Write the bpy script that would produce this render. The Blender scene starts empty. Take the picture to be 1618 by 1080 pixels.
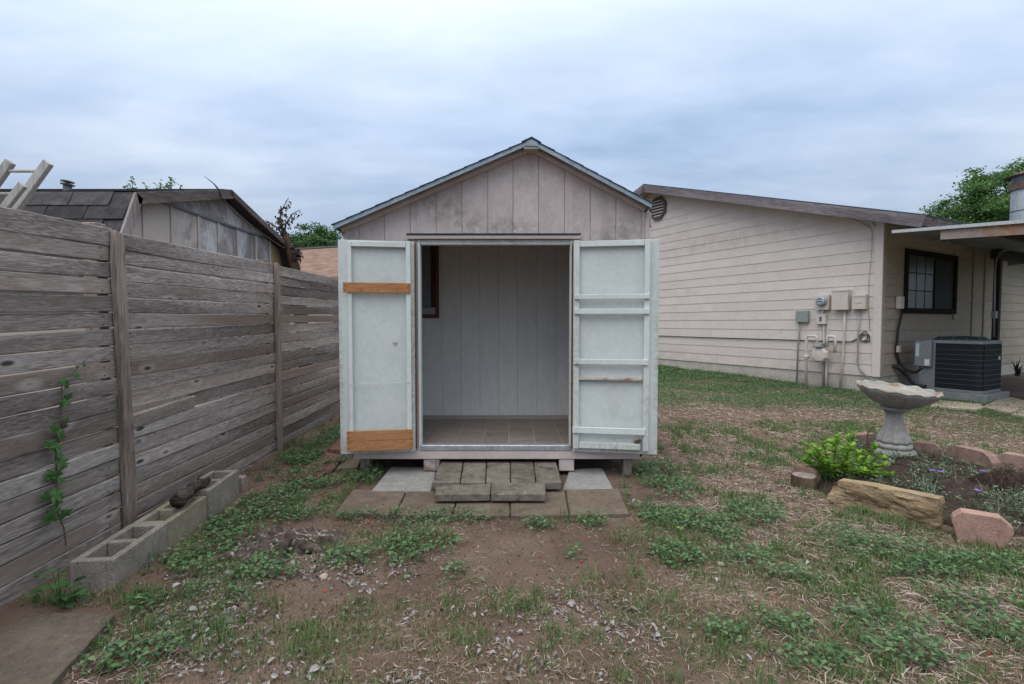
import bpy, bmesh, math, random
import numpy as np
from mathutils import Matrix, Vector, noise as mnoise

rnd = random.Random(7)
NR = np.random.default_rng(11)
sc = bpy.context.scene
COL = sc.collection
R = math.radians

# ------------------------------------------------------------------ camera, sky, sun, exposure
FPX, CX, CY, HOR, CAMH = 776.0, 809.0, 540.0, 510.0, 1.25
PITCH = math.atan((CY - HOR) / FPX)
cam_d = bpy.data.cameras.new("camera")
cam_d.sensor_fit = 'HORIZONTAL'; cam_d.sensor_width = 36.0
cam_d.lens = FPX / 1618.0 * 36.0
cam_d.clip_start = 0.05; cam_d.clip_end = 900.0
cam = bpy.data.objects.new("camera", cam_d); COL.objects.link(cam)
cam.location = (0, 0, CAMH); cam.rotation_euler = (R(90) - PITCH, 0, 0)
sc.camera = cam

SUN_EL, SUN_AZ = R(56), R(215)          # azimuth clockwise from +Y: behind the camera, to the left
world = bpy.data.worlds.new("World"); sc.world = world; world.use_nodes = True
def build_world():
    nt = world.node_tree; N = nt.nodes; L = nt.links; N.clear()
    out = N.new('ShaderNodeOutputWorld'); bg = N.new('ShaderNodeBackground'); bg.inputs['Strength'].default_value = 0.1
    sky = N.new('ShaderNodeTexSky'); sky.sky_type = 'NISHITA'; sky.sun_disc = False
    sky.sun_elevation = SUN_EL; sky.sun_rotation = SUN_AZ; sky.air_density = 1.2; sky.dust_density = 2.0
    tc = N.new('ShaderNodeTexCoord'); sep = N.new('ShaderNodeSeparateXYZ'); L.new(tc.outputs['Generated'], sep.inputs[0])
    def mth(op, a, b=None, cl=False):
        n = N.new('ShaderNodeMath'); n.operation = op; n.use_clamp = cl
        for i, q in enumerate((a, b)):
            if q is None: continue
            if isinstance(q, (int, float)): n.inputs[i].default_value = q
            else: L.new(q, n.inputs[i])
        return n.outputs[0]
    zc = mth('MAXIMUM', sep.outputs['Z'], 0.0)
    den = mth('ADD', zc, 0.16)
    cmb = N.new('ShaderNodeCombineXYZ')
    L.new(mth('DIVIDE', sep.outputs['X'], den), cmb.inputs[0]); L.new(mth('DIVIDE', sep.outputs['Y'], den), cmb.inputs[1])
    def noi(scale, sx, sy, rot, off, detail, rough, dist):
        mp = N.new('ShaderNodeMapping'); mp.inputs['Scale'].default_value = (sx, sy, 1); mp.inputs['Rotation'].default_value = (0, 0, R(rot))
        mp.inputs['Location'].default_value = off; L.new(cmb.outputs[0], mp.inputs[0])
        n = N.new('ShaderNodeTexNoise'); n.inputs['Scale'].default_value = scale; n.inputs['Detail'].default_value = detail
        n.inputs['Roughness'].default_value = rough; n.inputs['Distortion'].default_value = dist
        L.new(mp.outputs[0], n.inputs['Vector']); return n.outputs['Fac']
    big = noi(0.62, .85, 1.2, 14, (1.8, 0.35, 0), 4, .5, .12)
    fine = noi(1.9, .9, 1.7, 24, (3.7, 8.1, 0), 8, .58, .15)
    v = mth('ADD', mth('MULTIPLY', big, .66), mth('MULTIPLY', fine, .34))
    rmp = N.new('ShaderNodeValToRGB'); e = rmp.color_ramp.elements
    e[0].position = .33; e[0].color = (.235, .325, .46, 1)
    e[1].position = .65; e[1].color = (.525, .59, .685, 1)
    m = e.new(.48); m.color = (.36, .445, .585, 1)
    L.new(v, rmp.inputs[0])
    # an overcast sky grows brighter and greyer towards the zenith
    gr = mth('ADD', mth('MULTIPLY', mth('POWER', zc, 1.3), 2.2), .70)
    zm = N.new('ShaderNodeMixRGB'); zm.inputs[2].default_value = (.56, .57, .57, 1); L.new(mth('MULTIPLY', mth('SUBTRACT', zc, .34), 1.9, True), zm.inputs[0]); L.new(rmp.outputs[0], zm.inputs[1])
    vs = N.new('ShaderNodeVectorMath'); vs.operation = 'SCALE'; L.new(zm.outputs[0], vs.inputs[0]); L.new(mth('MULTIPLY', gr, 10.0), vs.inputs['Scale'])
    mx = N.new('ShaderNodeMixRGB'); mx.inputs[0].default_value = .9
    L.new(sky.outputs[0], mx.inputs[1]); L.new(vs.outputs[0], mx.inputs[2])
    L.new(mx.outputs[0], bg.inputs['Color']); L.new(bg.outputs[0], out.inputs[0])
build_world()
sun_d = bpy.data.lights.new("sun", 'SUN'); sun_d.energy = .75; sun_d.angle = R(50); sun_d.color = (1.0, .95, .88)
sun = bpy.data.objects.new("sun", sun_d); COL.objects.link(sun)
sdir = Vector((math.sin(SUN_AZ) * math.cos(SUN_EL), math.cos(SUN_AZ) * math.cos(SUN_EL), math.sin(SUN_EL)))
sun.rotation_euler = (-sdir).to_track_quat('-Z', 'Y').to_euler(); sun.location = sdir * 40
vs_ = sc.view_settings; vs_.view_transform = 'Standard'; vs_.look = 'None'; vs_.exposure = 0.46; vs_.gamma = 1.0; vs_.use_curve_mapping = False
sc.render.engine = 'CYCLES'
sc.cycles.use_denoising = True
sc.cycles.max_bounces = 7; sc.cycles.diffuse_bounces = 4; sc.cycles.glossy_bounces = 3; sc.cycles.transparent_max_bounces = 8

# ------------------------------------------------------------------ measuring: from a sight line to a place in the yard
cp, sp_ = math.cos(PITCH), math.sin(PITCH)
def ray(u, v):
    a = (u - CX) / FPX; b = (CY - v) / FPX
    return Vector((a, cp + b * sp_, -sp_ + b * cp))
def P(u, v, Y):
    d = ray(u, v); return d * (Y / d.y) + Vector((0, 0, CAMH))
def PX(u, v, X):
    d = ray(u, v); return d * (X / d.x) + Vector((0, 0, CAMH))
def sst(t): t = min(1, max(0, t)); return t * t * (3 - 2 * t)
def gz(x, y):
    yy = min(max(0, y - 4), 11)
    return .02 * yy - .015 * min(max(x, -6), 9) * sst((y - 3) / 3)
def G(u, v, h=0.0):
    d = ray(u, v); z = h
    for _ in range(6):
        t = (z - CAMH) / d.z; z = gz(d.x * t, d.y * t) + h
    return Vector((d.x * t, d.y * t, z))

# ------------------------------------------------------------------ objects
WM = {}
def place(o, parent=None, M=None):
    M = M or Matrix.Identity(4)
    if parent is not None:
        o.parent = parent; o.matrix_parent_inverse = WM[parent.name].inverted()
    o.matrix_basis = M; WM[o.name] = M
    return o
def tag(o, label=None, cat=None, group=None, kind=None):
    if label: o['label'] = label
    if cat: o['category'] = cat
    if group: o['group'] = group
    if kind: o['kind'] = kind
    return o
def thing(name, label, cat, loc=(0, 0, 0), rz=0, group=None):
    o = bpy.data.objects.new(name, None); COL.objects.link(o); o.empty_display_size = .1
    place(o, None, Matrix.Translation(Vector(loc)) @ Matrix.Rotation(rz, 4, 'Z'))
    return tag(o, label, cat, group)
def link(name, me, mat=None, parent=None, M=None):
    o = bpy.data.objects.new(name, me); COL.objects.link(o)
    if mat is not None and not me.materials: me.materials.append(mat)
    return place(o, parent, M)

class MB:
    def __init__(s): s.v = []; s.f = []
    def raw(s, vs, fs, M=None):
        b = len(s.v)
        for p in vs:
            p = Vector(p); s.v.append(tuple(M @ p if M is not None else p))
        s.f += [tuple(i + b for i in f) for f in fs]; return s
    def box(s, x0, x1, y0, y1, z0, z1, M=None):
        if x1 < x0: x0, x1 = x1, x0
        if y1 < y0: y0, y1 = y1, y0
        if z1 < z0: z0, z1 = z1, z0
        return s.raw([(x0,y0,z0),(x1,y0,z0),(x1,y1,z0),(x0,y1,z0),(x0,y0,z1),(x1,y0,z1),(x1,y1,z1),(x0,y1,z1)],
                     [(0,3,2,1),(4,5,6,7),(0,1,5,4),(1,2,6,5),(2,3,7,6),(3,0,4,7)], M)
    def hexa(s, p, M=None):   # 8 points: bottom 0-3 counter-clockwise, top 4-7
        return s.raw(p, [(0,3,2,1),(4,5,6,7),(0,1,5,4),(1,2,6,5),(2,3,7,6),(3,0,4,7)], M)
    def prism(s, poly, a, b, axis='y', M=None):   # polygon in the two other axes, extruded along axis from a to b
        n = len(poly)
        def mk(q, t):
            return {'y': (q[0], t, q[1]), 'x': (t, q[0], q[1]), 'z': (q[0], q[1], t)}[axis]
        vs = [mk(q, a) for q in poly] + [mk(q, b) for q in poly]
        fs = [tuple(range(n)), tuple(range(2 * n - 1, n - 1, -1))] + [(i, i + n, (i + 1) % n + n, (i + 1) % n) for i in range(n)]
        return s.raw(vs, fs, M)
    def tube(s, pts, r, n=8, M=None, caps=True):
        pts = [Vector(p) for p in pts]; m = len(pts)
        rs = r if isinstance(r, (list, tuple)) else [r] * m
        ref = None; vs = []
        for i, p in enumerate(pts):
            t = (pts[min(i + 1, m - 1)] - pts[max(i - 1, 0)]).normalized()
            if ref is None: ref = t.orthogonal().normalized()
            ref = (ref - t * ref.dot(t))
            ref = ref.normalized() if ref.length > 1e-6 else t.orthogonal().normalized()
            bt = t.cross(ref)
            for k in range(n):
                a = 2 * math.pi * k / n; vs.append(p + (ref * math.cos(a) + bt * math.sin(a)) * rs[i])
        fs = [(i * n + k, i * n + (k + 1) % n, (i + 1) * n + (k + 1) % n, (i + 1) * n + k) for i in range(m - 1) for k in range(n)]
        if caps: fs += [tuple(range(n - 1, -1, -1)), tuple((m - 1) * n + k for k in range(n))]
        return s.raw(vs, fs, M)
    def lathe(s, prof, n=32, M=None, rf=None):
        vs = []
        for j, (r, z) in enumerate(prof):
            for k in range(n):
                a = 2 * math.pi * k / n; rr, zz = (rf(r, z, a, j) if rf else (r, z))
                vs.append((rr * math.cos(a), rr * math.sin(a), zz))
        fs = [(j * n + k, j * n + (k + 1) % n, (j + 1) * n + (k + 1) % n, (j + 1) * n + k) for j in range(len(prof) - 1) for k in range(n)]
        fs += [tuple(range(n - 1, -1, -1)), tuple((len(prof) - 1) * n + k for k in range(n))]
        return s.raw(vs, fs, M)
    def mesh(s, name, bevel=0, seg=1, smooth=False):
        me = bpy.data.meshes.new(name)
        bm = bmesh.new(); vv = [bm.verts.new(p) for p in s.v]
        for f in s.f:
            try: bm.faces.new([vv[i] for i in f])
            except ValueError: pass
        bmesh.ops.recalc_face_normals(bm, faces=bm.faces)
        if bevel:
            ed = [e for e in bm.edges if len(e.link_faces) == 2 and e.calc_face_angle(0) > R(25)]
            bmesh.ops.bevel(bm, geom=ed, offset=bevel, segments=seg, affect='EDGES', profile=.6, clamp_overlap=True)
        bm.to_mesh(me); bm.free()
        if smooth:
            me.polygons.foreach_set('use_smooth', [True] * len(me.polygons))
        return me
    def build(s, name, mat, parent=None, bevel=0, seg=1, smooth=False, M=None):
        return link(name, s.mesh(name, bevel, seg, smooth), mat, parent, M)
def autosmooth(o, ang=40):
    try: o.data.set_sharp_from_angle(angle=R(ang))
    except Exception: pass
    return o
def nptri(name, V, F, mat, parent=None, smooth=False):
    V = np.asarray(V, dtype=np.float32).reshape(-1, 3); F = np.asarray(F, dtype=np.int32).reshape(-1, 3)
    me = bpy.data.meshes.new(name); me.vertices.add(len(V)); me.vertices.foreach_set('co', V.ravel())
    me.loops.add(F.size); me.loops.foreach_set('vertex_index', F.ravel())
    me.polygons.add(len(F)); me.polygons.foreach_set('loop_start', np.arange(0, F.size, 3, dtype=np.int32))
    try: me.polygons.foreach_set('loop_total', np.full(len(F), 3, dtype=np.int32))
    except Exception: pass
    me.update(calc_edges=True); me.validate()
    if smooth: me.polygons.foreach_set('use_smooth', np.ones(len(F), dtype=bool))
    return link(name, me, mat, parent)
# many small leaves / blades / flakes as numpy arrays --------------------------------------------------
def frames(yaw, pit, roll):
    cy, sy, c2, s2 = np.cos(yaw), np.sin(yaw), np.cos(pit), np.sin(pit)
    f = np.stack([cy * c2, sy * c2, s2], 1)
    l0 = np.stack([-sy, cy, np.zeros_like(cy)], 1); u0 = np.cross(f, l0)
    cr, sr = np.cos(roll)[:, None], np.sin(roll)[:, None]
    return f, l0 * cr + u0 * sr, u0 * cr - l0 * sr
def leaves(pos, yaw, pit, roll, ln, wd, fold=.25, curl=.0):
    f, l, u = frames(yaw, pit, roll); ln = ln[:, None]; wd = wd[:, None]
    p = [pos, pos + f*ln*.3 + l*wd*.42 + u*wd*fold, pos + f*ln*.68 + l*wd*.40 + u*(wd*fold - ln*curl*.4), pos + f*ln - u*ln*curl,
         pos + f*ln*.68 - l*wd*.40 + u*(wd*fold - ln*curl*.4), pos + f*ln*.3 - l*wd*.42 + u*wd*fold, pos + f*ln*.5]
    V = np.stack(p, 1).reshape(-1, 3); n = len(pos)
    T = np.array([(0,6,1),(1,6,2),(2,6,3),(3,6,4),(4,6,5),(5,6,0)])
    F = (np.arange(n) * 7)[:, None, None] + T[None]
    return V, F.reshape(-1, 3)
def blades(pos, yaw, lean, ln, wd):
    f = np.stack([np.cos(yaw), np.sin(yaw), np.zeros_like(yaw)], 1); s = np.stack([-np.sin(yaw), np.cos(yaw), np.zeros_like(yaw)], 1)
    z = np.array([[0, 0, 1.0]]); ln = ln[:, None]; w = wd[:, None]; le = lean[:, None]
    mid = pos + z * ln * .55 * np.cos(le * .5) + f * ln * .55 * np.sin(le * .5)
    tip = mid + z * ln * .5 * np.cos(le * 1.4) + f * ln * .5 * np.sin(le * 1.4)
    V = np.stack([pos - s*w*.5, pos + s*w*.5, mid - s*w*.42, mid + s*w*.42, tip], 1).reshape(-1, 3); n = len(pos)
    T = np.array([(0,1,3),(0,3,2),(2,3,4)])
    return V, ((np.arange(n) * 5)[:, None, None] + T[None]).reshape(-1, 3)
def straws(pos, yaw, ln, wd, lift, bend):
    f = np.stack([np.cos(yaw), np.sin(yaw), lift], 1); s = np.stack([-np.sin(yaw), np.cos(yaw), np.zeros_like(yaw)], 1)
    ln = ln[:, None]; w = wd[:, None]; b = bend[:, None]; z = np.array([[0, 0, 1.0]])
    a = pos - f*ln*.5; m = pos + s*b*ln + z*ln*.03; c = pos + f*ln*.5
    V = np.stack([a + s*w, a - s*w, m + s*w + z*w*.8, m - s*w, c + s*w*.6, c - s*w*.6], 1).reshape(-1, 3); n = len(pos)
    T = np.array([(0,1,3),(0,3,2),(2,3,5),(2,5,4)])
    return V, ((np.arange(n) * 6)[:, None, None] + T[None]).reshape(-1, 3)
def join(*vf):
    Vs, Fs, b = [], [], 0
    for V, F in vf: Vs.append(V); Fs.append(F + b); b += len(V)
    return np.concatenate(Vs), np.concatenate(Fs)

# ------------------------------------------------------------------ materials
def base_mat(name, rough=.8, spec=.3, metal=0):
    m = bpy.data.materials.new(name); m.use_nodes = True; nt = m.node_tree
    b = nt.nodes['Principled BSDF']; b.inputs['Roughness'].default_value = rough
    b.inputs['Specular IOR Level'].default_value = spec; b.inputs['Metallic'].default_value = metal
    return m, nt, b
def c4(c): return (c[0], c[1], c[2], 1)
def coords(nt, stretch=(1, 1, 1), shift=True, rot=(0, 0, 0)):
    N, L = nt.nodes, nt.links
    tc = N.new('ShaderNodeTexCoord'); src = tc.outputs['Object']
    if shift:
        oi = N.new('ShaderNodeObjectInfo'); mu = N.new('ShaderNodeMath'); mu.operation = 'MULTIPLY'; mu.inputs[1].default_value = 37.0
        L.new(oi.outputs['Random'], mu.inputs[0]); ad = N.new('ShaderNodeVectorMath'); ad.operation = 'ADD'
        L.new(src, ad.inputs[0]); L.new(mu.outputs[0], ad.inputs[1]); src = ad.outputs[0]
    mp = N.new('ShaderNodeMapping'); mp.inputs['Scale'].default_value = stretch; mp.inputs['Rotation'].default_value = rot; L.new(src, mp.inputs[0])
    return mp.outputs[0]
def noise_n(nt, vec, scale, detail=5, rough=.6, dist=0):
    n = nt.nodes.new('ShaderNodeTexNoise'); n.inputs['Scale'].default_value = scale; n.inputs['Detail'].default_value = detail
    n.inputs['Roughness'].default_value = rough; n.inputs['Distortion'].default_value = dist; nt.links.new(vec, n.inputs['Vector']); return n.outputs['Fac']
def ramp(nt, fac, stops):
    r = nt.nodes.new('ShaderNodeValToRGB'); e = r.color_ramp.elements
    e[0].position, e[0].color = stops[0][0], c4(stops[0][1]); e[1].position, e[1].color = stops[-1][0], c4(stops[-1][1])
    for p, c in stops[1:-1]: q = e.new(p); q.color = c4(c)
    nt.links.new(fac, r.inputs[0]); return r.outputs[0]
def mix(nt, fac, a, b, mode='MIX'):
    m = nt.nodes.new('ShaderNodeMixRGB'); m.blend_type = mode
    for i, q in enumerate((fac, a, b)):
        if isinstance(q, (int, float)): m.inputs[i].default_value = q
        elif isinstance(q, tuple): m.inputs[i].default_value = c4(q)
        else: nt.links.new(q, m.inputs[i])
    return m.outputs[0]
def bumpn(nt, b, h, strength, dist=.01):
    n = nt.nodes.new('ShaderNodeBump'); n.inputs['Strength'].default_value = strength; n.inputs['Distance'].default_value = dist
    nt.links.new(h, n.inputs['Height']); nt.links.new(n.outputs[0], b.inputs['Normal'])
def val(nt, fac, lo, hi):
    r = nt.nodes.new('ShaderNodeMapRange'); r.inputs['From Min'].default_value = lo; r.inputs['From Max'].default_value = hi
    nt.links.new(fac, r.inputs['Value']); return r.outputs[0]
def m_surf(name, c1, c2, scale=6, rough=.85, spec=.25, bump=.25, bscale=60, bdist=.004, stretch=(1, 1, 1), rv=.0, dirt=None, dirt_scale=3, dirt_lo=.55, dirt_hi=.75, speck=None, metal=0, mott=.22):
    m, nt, b = base_mat(name, rough, spec, metal)
    v = coords(nt, stretch); f = noise_n(nt, v, scale, 6, .62)
    c = ramp(nt, f, [(.3, c1), (.7, c2)])
    if speck:
        sf = noise_n(nt, v, speck[1], 2, .5); c = mix(nt, val(nt, sf, speck[2], speck[2] + .08), c, speck[0])
    if dirt:
        df = noise_n(nt, v, dirt_scale, 8, .7, .6); dm = val(nt, df, dirt_lo, dirt_hi); c = mix(nt, dm, c, dirt)
    if mott:     # fine mottling of the surface itself
        mo = nt.nodes.new('ShaderNodeMath'); mo.operation = 'ADD'; nt.links.new(noise_n(nt, v, 24, 4, .7), mo.inputs[0]); nt.links.new(noise_n(nt, v, 95, 3, .7), mo.inputs[1])
        mr = nt.nodes.new('ShaderNodeMapRange'); mr.inputs['From Min'].default_value = .72; mr.inputs['From Max'].default_value = 1.28; mr.inputs['To Min'].default_value = 1 - mott * 1.3; mr.inputs['To Max'].default_value = 1 + mott; nt.links.new(mo.outputs[0], mr.inputs['Value'])
        vq = nt.nodes.new('ShaderNodeVectorMath'); vq.operation = 'SCALE'; nt.links.new(c, vq.inputs[0]); nt.links.new(mr.outputs[0], vq.inputs['Scale']); c = vq.outputs[0]
    if rv:
        oi = nt.nodes.new('ShaderNodeObjectInfo')
        r = nt.nodes.new('ShaderNodeMapRange'); r.inputs['To Min'].default_value = 1 - rv; r.inputs['To Max'].default_value = 1 + rv; nt.links.new(oi.outputs['Random'], r.inputs['Value'])
        vm = nt.nodes.new('ShaderNodeVectorMath'); vm.operation = 'SCALE'; nt.links.new(c, vm.inputs[0]); nt.links.new(r.outputs[0], vm.inputs['Scale']); c = vm.outputs[0]
    nt.links.new(c, b.inputs['Base Color'])
    if bump: bumpn(nt, b, noise_n(nt, v, bscale, 4, .6), bump, bdist)
    return m
def add_stains(m, spots, col, scale=9, amount=.8):
    # weather stains that belong to the wall: (centre, radii) in its own space, broken up by noise
    nt = m.node_tree; N, L = nt.nodes, nt.links; b = N['Principled BSDF']; src = b.inputs['Base Color'].links[0].from_socket
    tc = N.new('ShaderNodeTexCoord'); nz = noise_n(nt, tc.outputs['Object'], scale, 7, .7, .5); c = src
    for (ctr, rad) in spots:
        mp = N.new('ShaderNodeMapping'); mp.vector_type = 'POINT'; mp.inputs['Scale'].default_value = tuple(1 / r for r in rad)
        mp.inputs['Location'].default_value = tuple(-q / r for q, r in zip(ctr, rad)); L.new(tc.outputs['Object'], mp.inputs[0])
        ln = N.new('ShaderNodeVectorMath'); ln.operation = 'LENGTH'; L.new(mp.outputs[0], ln.inputs[0])
        fa = val(nt, ln.outputs['Value'], 1.0, .15); pr = N.new('ShaderNodeMath'); pr.operation = 'MULTIPLY'; L.new(fa, pr.inputs[0]); L.new(val(nt, nz, .38, .66), pr.inputs[1])
        am = N.new('ShaderNodeMath'); am.operation = 'MULTIPLY'; am.inputs[1].default_value = amount; L.new(pr.outputs[0], am.inputs[0])
        c = mix(nt, am.outputs[0], c, col)
    L.new(c, b.inputs['Base Color'])
def m_wood(name, dark, mid, light, along='x', rv=.2, grain=26, knots=True, rough=.9, warm=None):
    m, nt, b = base_mat(name, rough, .15)
    st = {'x': (1.0, 9, 9), 'y': (9, 1.0, 9), 'z': (9, 9, 1.0)}[along]
    v = coords(nt, st); N, L = nt.nodes, nt.links
    wv = noise_n(nt, v, .9, 3, .5, .4)
    # long wandering grain lines
    mp = N.new('ShaderNodeVectorMath'); mp.operation = 'ADD'; sc_ = N.new('ShaderNodeVectorMath'); sc_.operation = 'SCALE'; sc_.inputs['Scale'].default_value = 1.6
    cb = N.new('ShaderNodeCombineXYZ')
    for i in range(3): L.new(wv, cb.inputs[i])
    L.new(cb.outputs[0], sc_.inputs[0]); L.new(v, mp.inputs[0]); L.new(sc_.outputs[0], mp.inputs[1])
    g = noise_n(nt, mp.outputs[0], grain / 4, 5, .7)
    tone = noise_n(nt, v, .55, 4, .55)
    s = N.new('ShaderNodeMath'); s.operation = 'ADD'; a1 = N.new('ShaderNodeMath'); a1.operation = 'MULTIPLY'; a1.inputs[1].default_value = .55; L.new(g, a1.inputs[0])
    a2 = N.new('ShaderNodeMath'); a2.operation = 'MULTIPLY'; a2.inputs[1].default_value = .45; L.new(tone, a2.inputs[0]); L.new(a1.outputs[0], s.inputs[0]); L.new(a2.outputs[0], s.inputs[1])
    c = ramp(nt, s.outputs[0], [(.37, dark), (.49, mid), (.63, light)])
    if warm:
        wf = noise_n(nt, v, .35, 3, .5); c = mix(nt, val(nt, wf, .5, .72), c, warm)
    if knots:
        v2 = coords(nt, {'x': (4.6, 10.5, 10.5), 'y': (10.5, 4.6, 10.5), 'z': (10.5, 10.5, 4.6)}[along])
        vo = N.new('ShaderNodeTexVoronoi'); vo.inputs['Scale'].default_value = 1.0; L.new(v2, vo.inputs['Vector'])
        pick = N.new('ShaderNodeSeparateColor'); L.new(vo.outputs['Color'], pick.inputs[0])
        on = val(nt, pick.outputs[0], .80, .81)
        kn = val(nt, vo.outputs['Distance'], .2, .1)
        ring = N.new('ShaderNodeMath'); ring.operation = 'MULTIPLY'; L.new(on, ring.inputs[0]); L.new(kn, ring.inputs[1])
        halo = N.new('ShaderNodeMath'); halo.operation = 'MULTIPLY'; L.new(on, halo.inputs[0]); L.new(val(nt, vo.outputs['Distance'], .42, .2), halo.inputs[1])
        hs = N.new('ShaderNodeMath'); hs.operation = 'MULTIPLY'; hs.inputs[1].default_value = .45; L.new(halo.outputs[0], hs.inputs[0])
        c = mix(nt, hs.outputs[0], c, light); c = mix(nt, ring.outputs[0], c, tuple(q * .75 for q in dark))
    oi = N.new('ShaderNodeObjectInfo'); r = N.new('ShaderNodeMapRange'); r.inputs['To Min'].default_value = 1 - rv; r.inputs['To Max'].default_value = 1 + rv; L.new(oi.outputs['Random'], r.inputs['Value'])
    vm = N.new('ShaderNodeVectorMath'); vm.operation = 'SCALE'; L.new(c, vm.inputs[0]); L.new(r.outputs[0], vm.inputs['Scale'])
    L.new(vm.outputs[0], b.inputs['Base Color'])
    bumpn(nt, b, g, .7, .003)
    return m
def m_leaf(name, cols, rough=.55, trans=.25, spec=.3):
    m, nt, b = base_mat(name, rough, spec); N, L = nt.nodes, nt.links
    ge = N.new('ShaderNodeNewGeometry'); c = ramp(nt, ge.outputs['Random Per Island'], [(i / (len(cols) - 1), q) for i, q in enumerate(cols)])
    L.new(c, b.inputs['Base Color'])
    if trans:
        tr = N.new('ShaderNodeBsdfTranslucent'); L.new(c, tr.inputs[0]); mx = N.new('ShaderNodeMixShader'); mx.inputs[0].default_value = trans
        L.new(b.outputs[0], mx.inputs[1]); L.new(tr.outputs[0], mx.inputs[2]); L.new(mx.outputs[0], N['Material Output'].inputs[0])
    return m
def m_plain(name, c, rough=.6, metal=0, spec=.4, var=.12, scale=20, bump=.05):
    return m_surf(name, tuple(q * (1 - var) for q in c), tuple(min(1, q * (1 + var)) for q in c), scale, rough, spec, bump, 90, .002, metal=metal, mott=.06)

GREYW = m_wood('weathered_fence_wood', (.09, .076, .070), (.245, .212, .197), (.48, .442, .42), 'x', .28, grain=54, warm=(.235, .182, .15))
GREYZ = m_wood('weathered_post_wood', (.13, .10, .088), (.26, .21, .185), (.40, .345, .31), 'z', .12)
CEDAR = m_wood('new_cedar_wood', (.30, .135, .06), (.41, .195, .09), (.50, .265, .135), 'x', .06, knots=False)
PINK = m_surf('pinkish_grey_shed_paint', (.47, .405, .395), (.54, .47, .46), 3, .8, .2, .8, 60, .005, (1, 1, .5), dirt=(.23, .205, .19), dirt_scale=1.7, dirt_lo=.52, dirt_hi=1.0, mott=.09)
PINKT = m_surf('pinkish_trim_paint', (.48, .405, .385), (.56, .475, .45), 5, .7, .3, .2, 60, .002, dirt=(.12, .09, .075), dirt_scale=14, dirt_lo=.70, dirt_hi=.79, mott=.08)
WHITE = m_surf('white_door_paint', (.57, .605, .59), (.65, .685, .67), 4, .6, .35, .3, 70, .002, (1, 1, .4), rv=.03, dirt=(.38, .345, .30), dirt_scale=7, dirt_lo=.64, dirt_hi=.86, mott=.07)
WHITED = m_surf('white_door_panel_paint', (.53, .57, .56), (.62, .66, .65), 2.5, .65, .3, .35, 55, .002, dirt=(.42, .40, .36), dirt_scale=2.6, dirt_lo=.58, dirt_hi=.95, mott=.07)
INNER = m_surf('white_interior_paint', (.64, .63, .615), (.71, .70, .685), 3, .75, .2, .3, 60, .002, (1, 1, .4), dirt=(.30, .29, .28), dirt_scale=5, dirt_lo=.68, dirt_hi=.88, mott=.07)
RUSTH = m_surf('rusty_hinge_metal', (.11, .05, .025), (.20, .10, .055), 60, .8, .3, .6, 120, .003)
METAL = m_surf('dull_galvanised_metal', (.36, .39, .42), (.47, .50, .53), 8, .42, .5, .1, 80, .001, metal=.55)
DRIP = m_surf('blue_grey_drip_edge', (.24, .30, .36), (.33, .40, .46), 9, .45, .5, .1, 70, .001, metal=.3, dirt=(.22, .19, .17), dirt_scale=9, dirt_lo=.66, dirt_hi=.8)
SHING = m_surf('dark_asphalt_shingle', (.035, .05, .06), (.075, .09, .10), 40, .95, .1, .8, 220, .003, rv=.25)
SHINGB = m_surf('weathered_grey_shingle', (.05, .046, .05), (.095, .088, .092), 9, .95, .1, .8, 200, .003, rv=.28, dirt=(.16, .145, .14), dirt_scale=3, dirt_lo=.6, dirt_hi=.85)
TILE = m_surf('brown_vinyl_tile', (.185, .152, .130), (.245, .205, .178), 5, .6, .35, .1, 50, .001, rv=.1, dirt=(.36, .325, .30), dirt_scale=3, dirt_lo=.55, dirt_hi=.8, stretch=(1, 5, 1))
GROUT = m_plain('tile_joint_dust', (.40, .36, .33), .9)
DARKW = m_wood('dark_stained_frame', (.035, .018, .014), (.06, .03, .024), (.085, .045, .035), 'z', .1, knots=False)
REDW = m_wood('red_brown_window_frame', (.10, .042, .034), (.14, .06, .05), (.18, .08, .065), 'z', .08, knots=False)
BLOCKC = m_surf('grey_concrete_block', (.235, .21, .18), (.34, .31, .27), 7, .95, .1, 1.0, 120, .008, dirt=(.15, .125, .10), dirt_scale=3.4, dirt_lo=.55, dirt_hi=.8, speck=((.10, .095, .085), 160, .68))
LICHEN = m_surf('lichened_concrete_block', (.25, .225, .175), (.34, .30, .23), 7, .95, .1, .9, 120, .006, dirt=(.27, .155, .045), dirt_scale=4.4, dirt_lo=.55, dirt_hi=.75, speck=((.10, .095, .085), 160, .68))
PAVB = m_surf('brown_aged_paver', (.13, .10, .076), (.20, .16, .125), 5, .95, .1, .8, 150, .004, rv=.12, dirt=(.08, .07, .058), dirt_scale=3, dirt_lo=.52, dirt_hi=.8, speck=((.34, .29, .24), 120, .69))
PAVL = m_surf('light_grey_paver', (.27, .265, .255), (.35, .345, .335), 5, .95, .1, .7, 160, .003, rv=.05, dirt=(.25, .22, .19), dirt_scale=3, dirt_lo=.58, dirt_hi=.85, speck=((.2, .19, .18), 150, .68))
PAVD = m_surf('dark_stained_paver', (.155, .132, .11), (.235, .205, .175), 6, .95, .1, .8, 140, .004, rv=.14, dirt=(.04, .035, .03), dirt_scale=6.5, dirt_lo=.50, dirt_hi=.72)
PAVR = m_surf('red_brown_paver', (.19, .095, .08), (.265, .14, .118), 5, .95, .1, .8, 150, .004, rv=.12, dirt=(.11, .085, .072), dirt_scale=3.5, dirt_lo=.52, dirt_hi=.8)
SLAB = m_surf('brown_concrete_slab', (.108, .088, .069), (.16, .132, .105), 3, .95, .1, .8, 140, .004, dirt=(.08, .07, .06), dirt_scale=2.4, dirt_lo=.5, dirt_hi=.8, speck=((.36, .31, .25), 110, .70))

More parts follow.
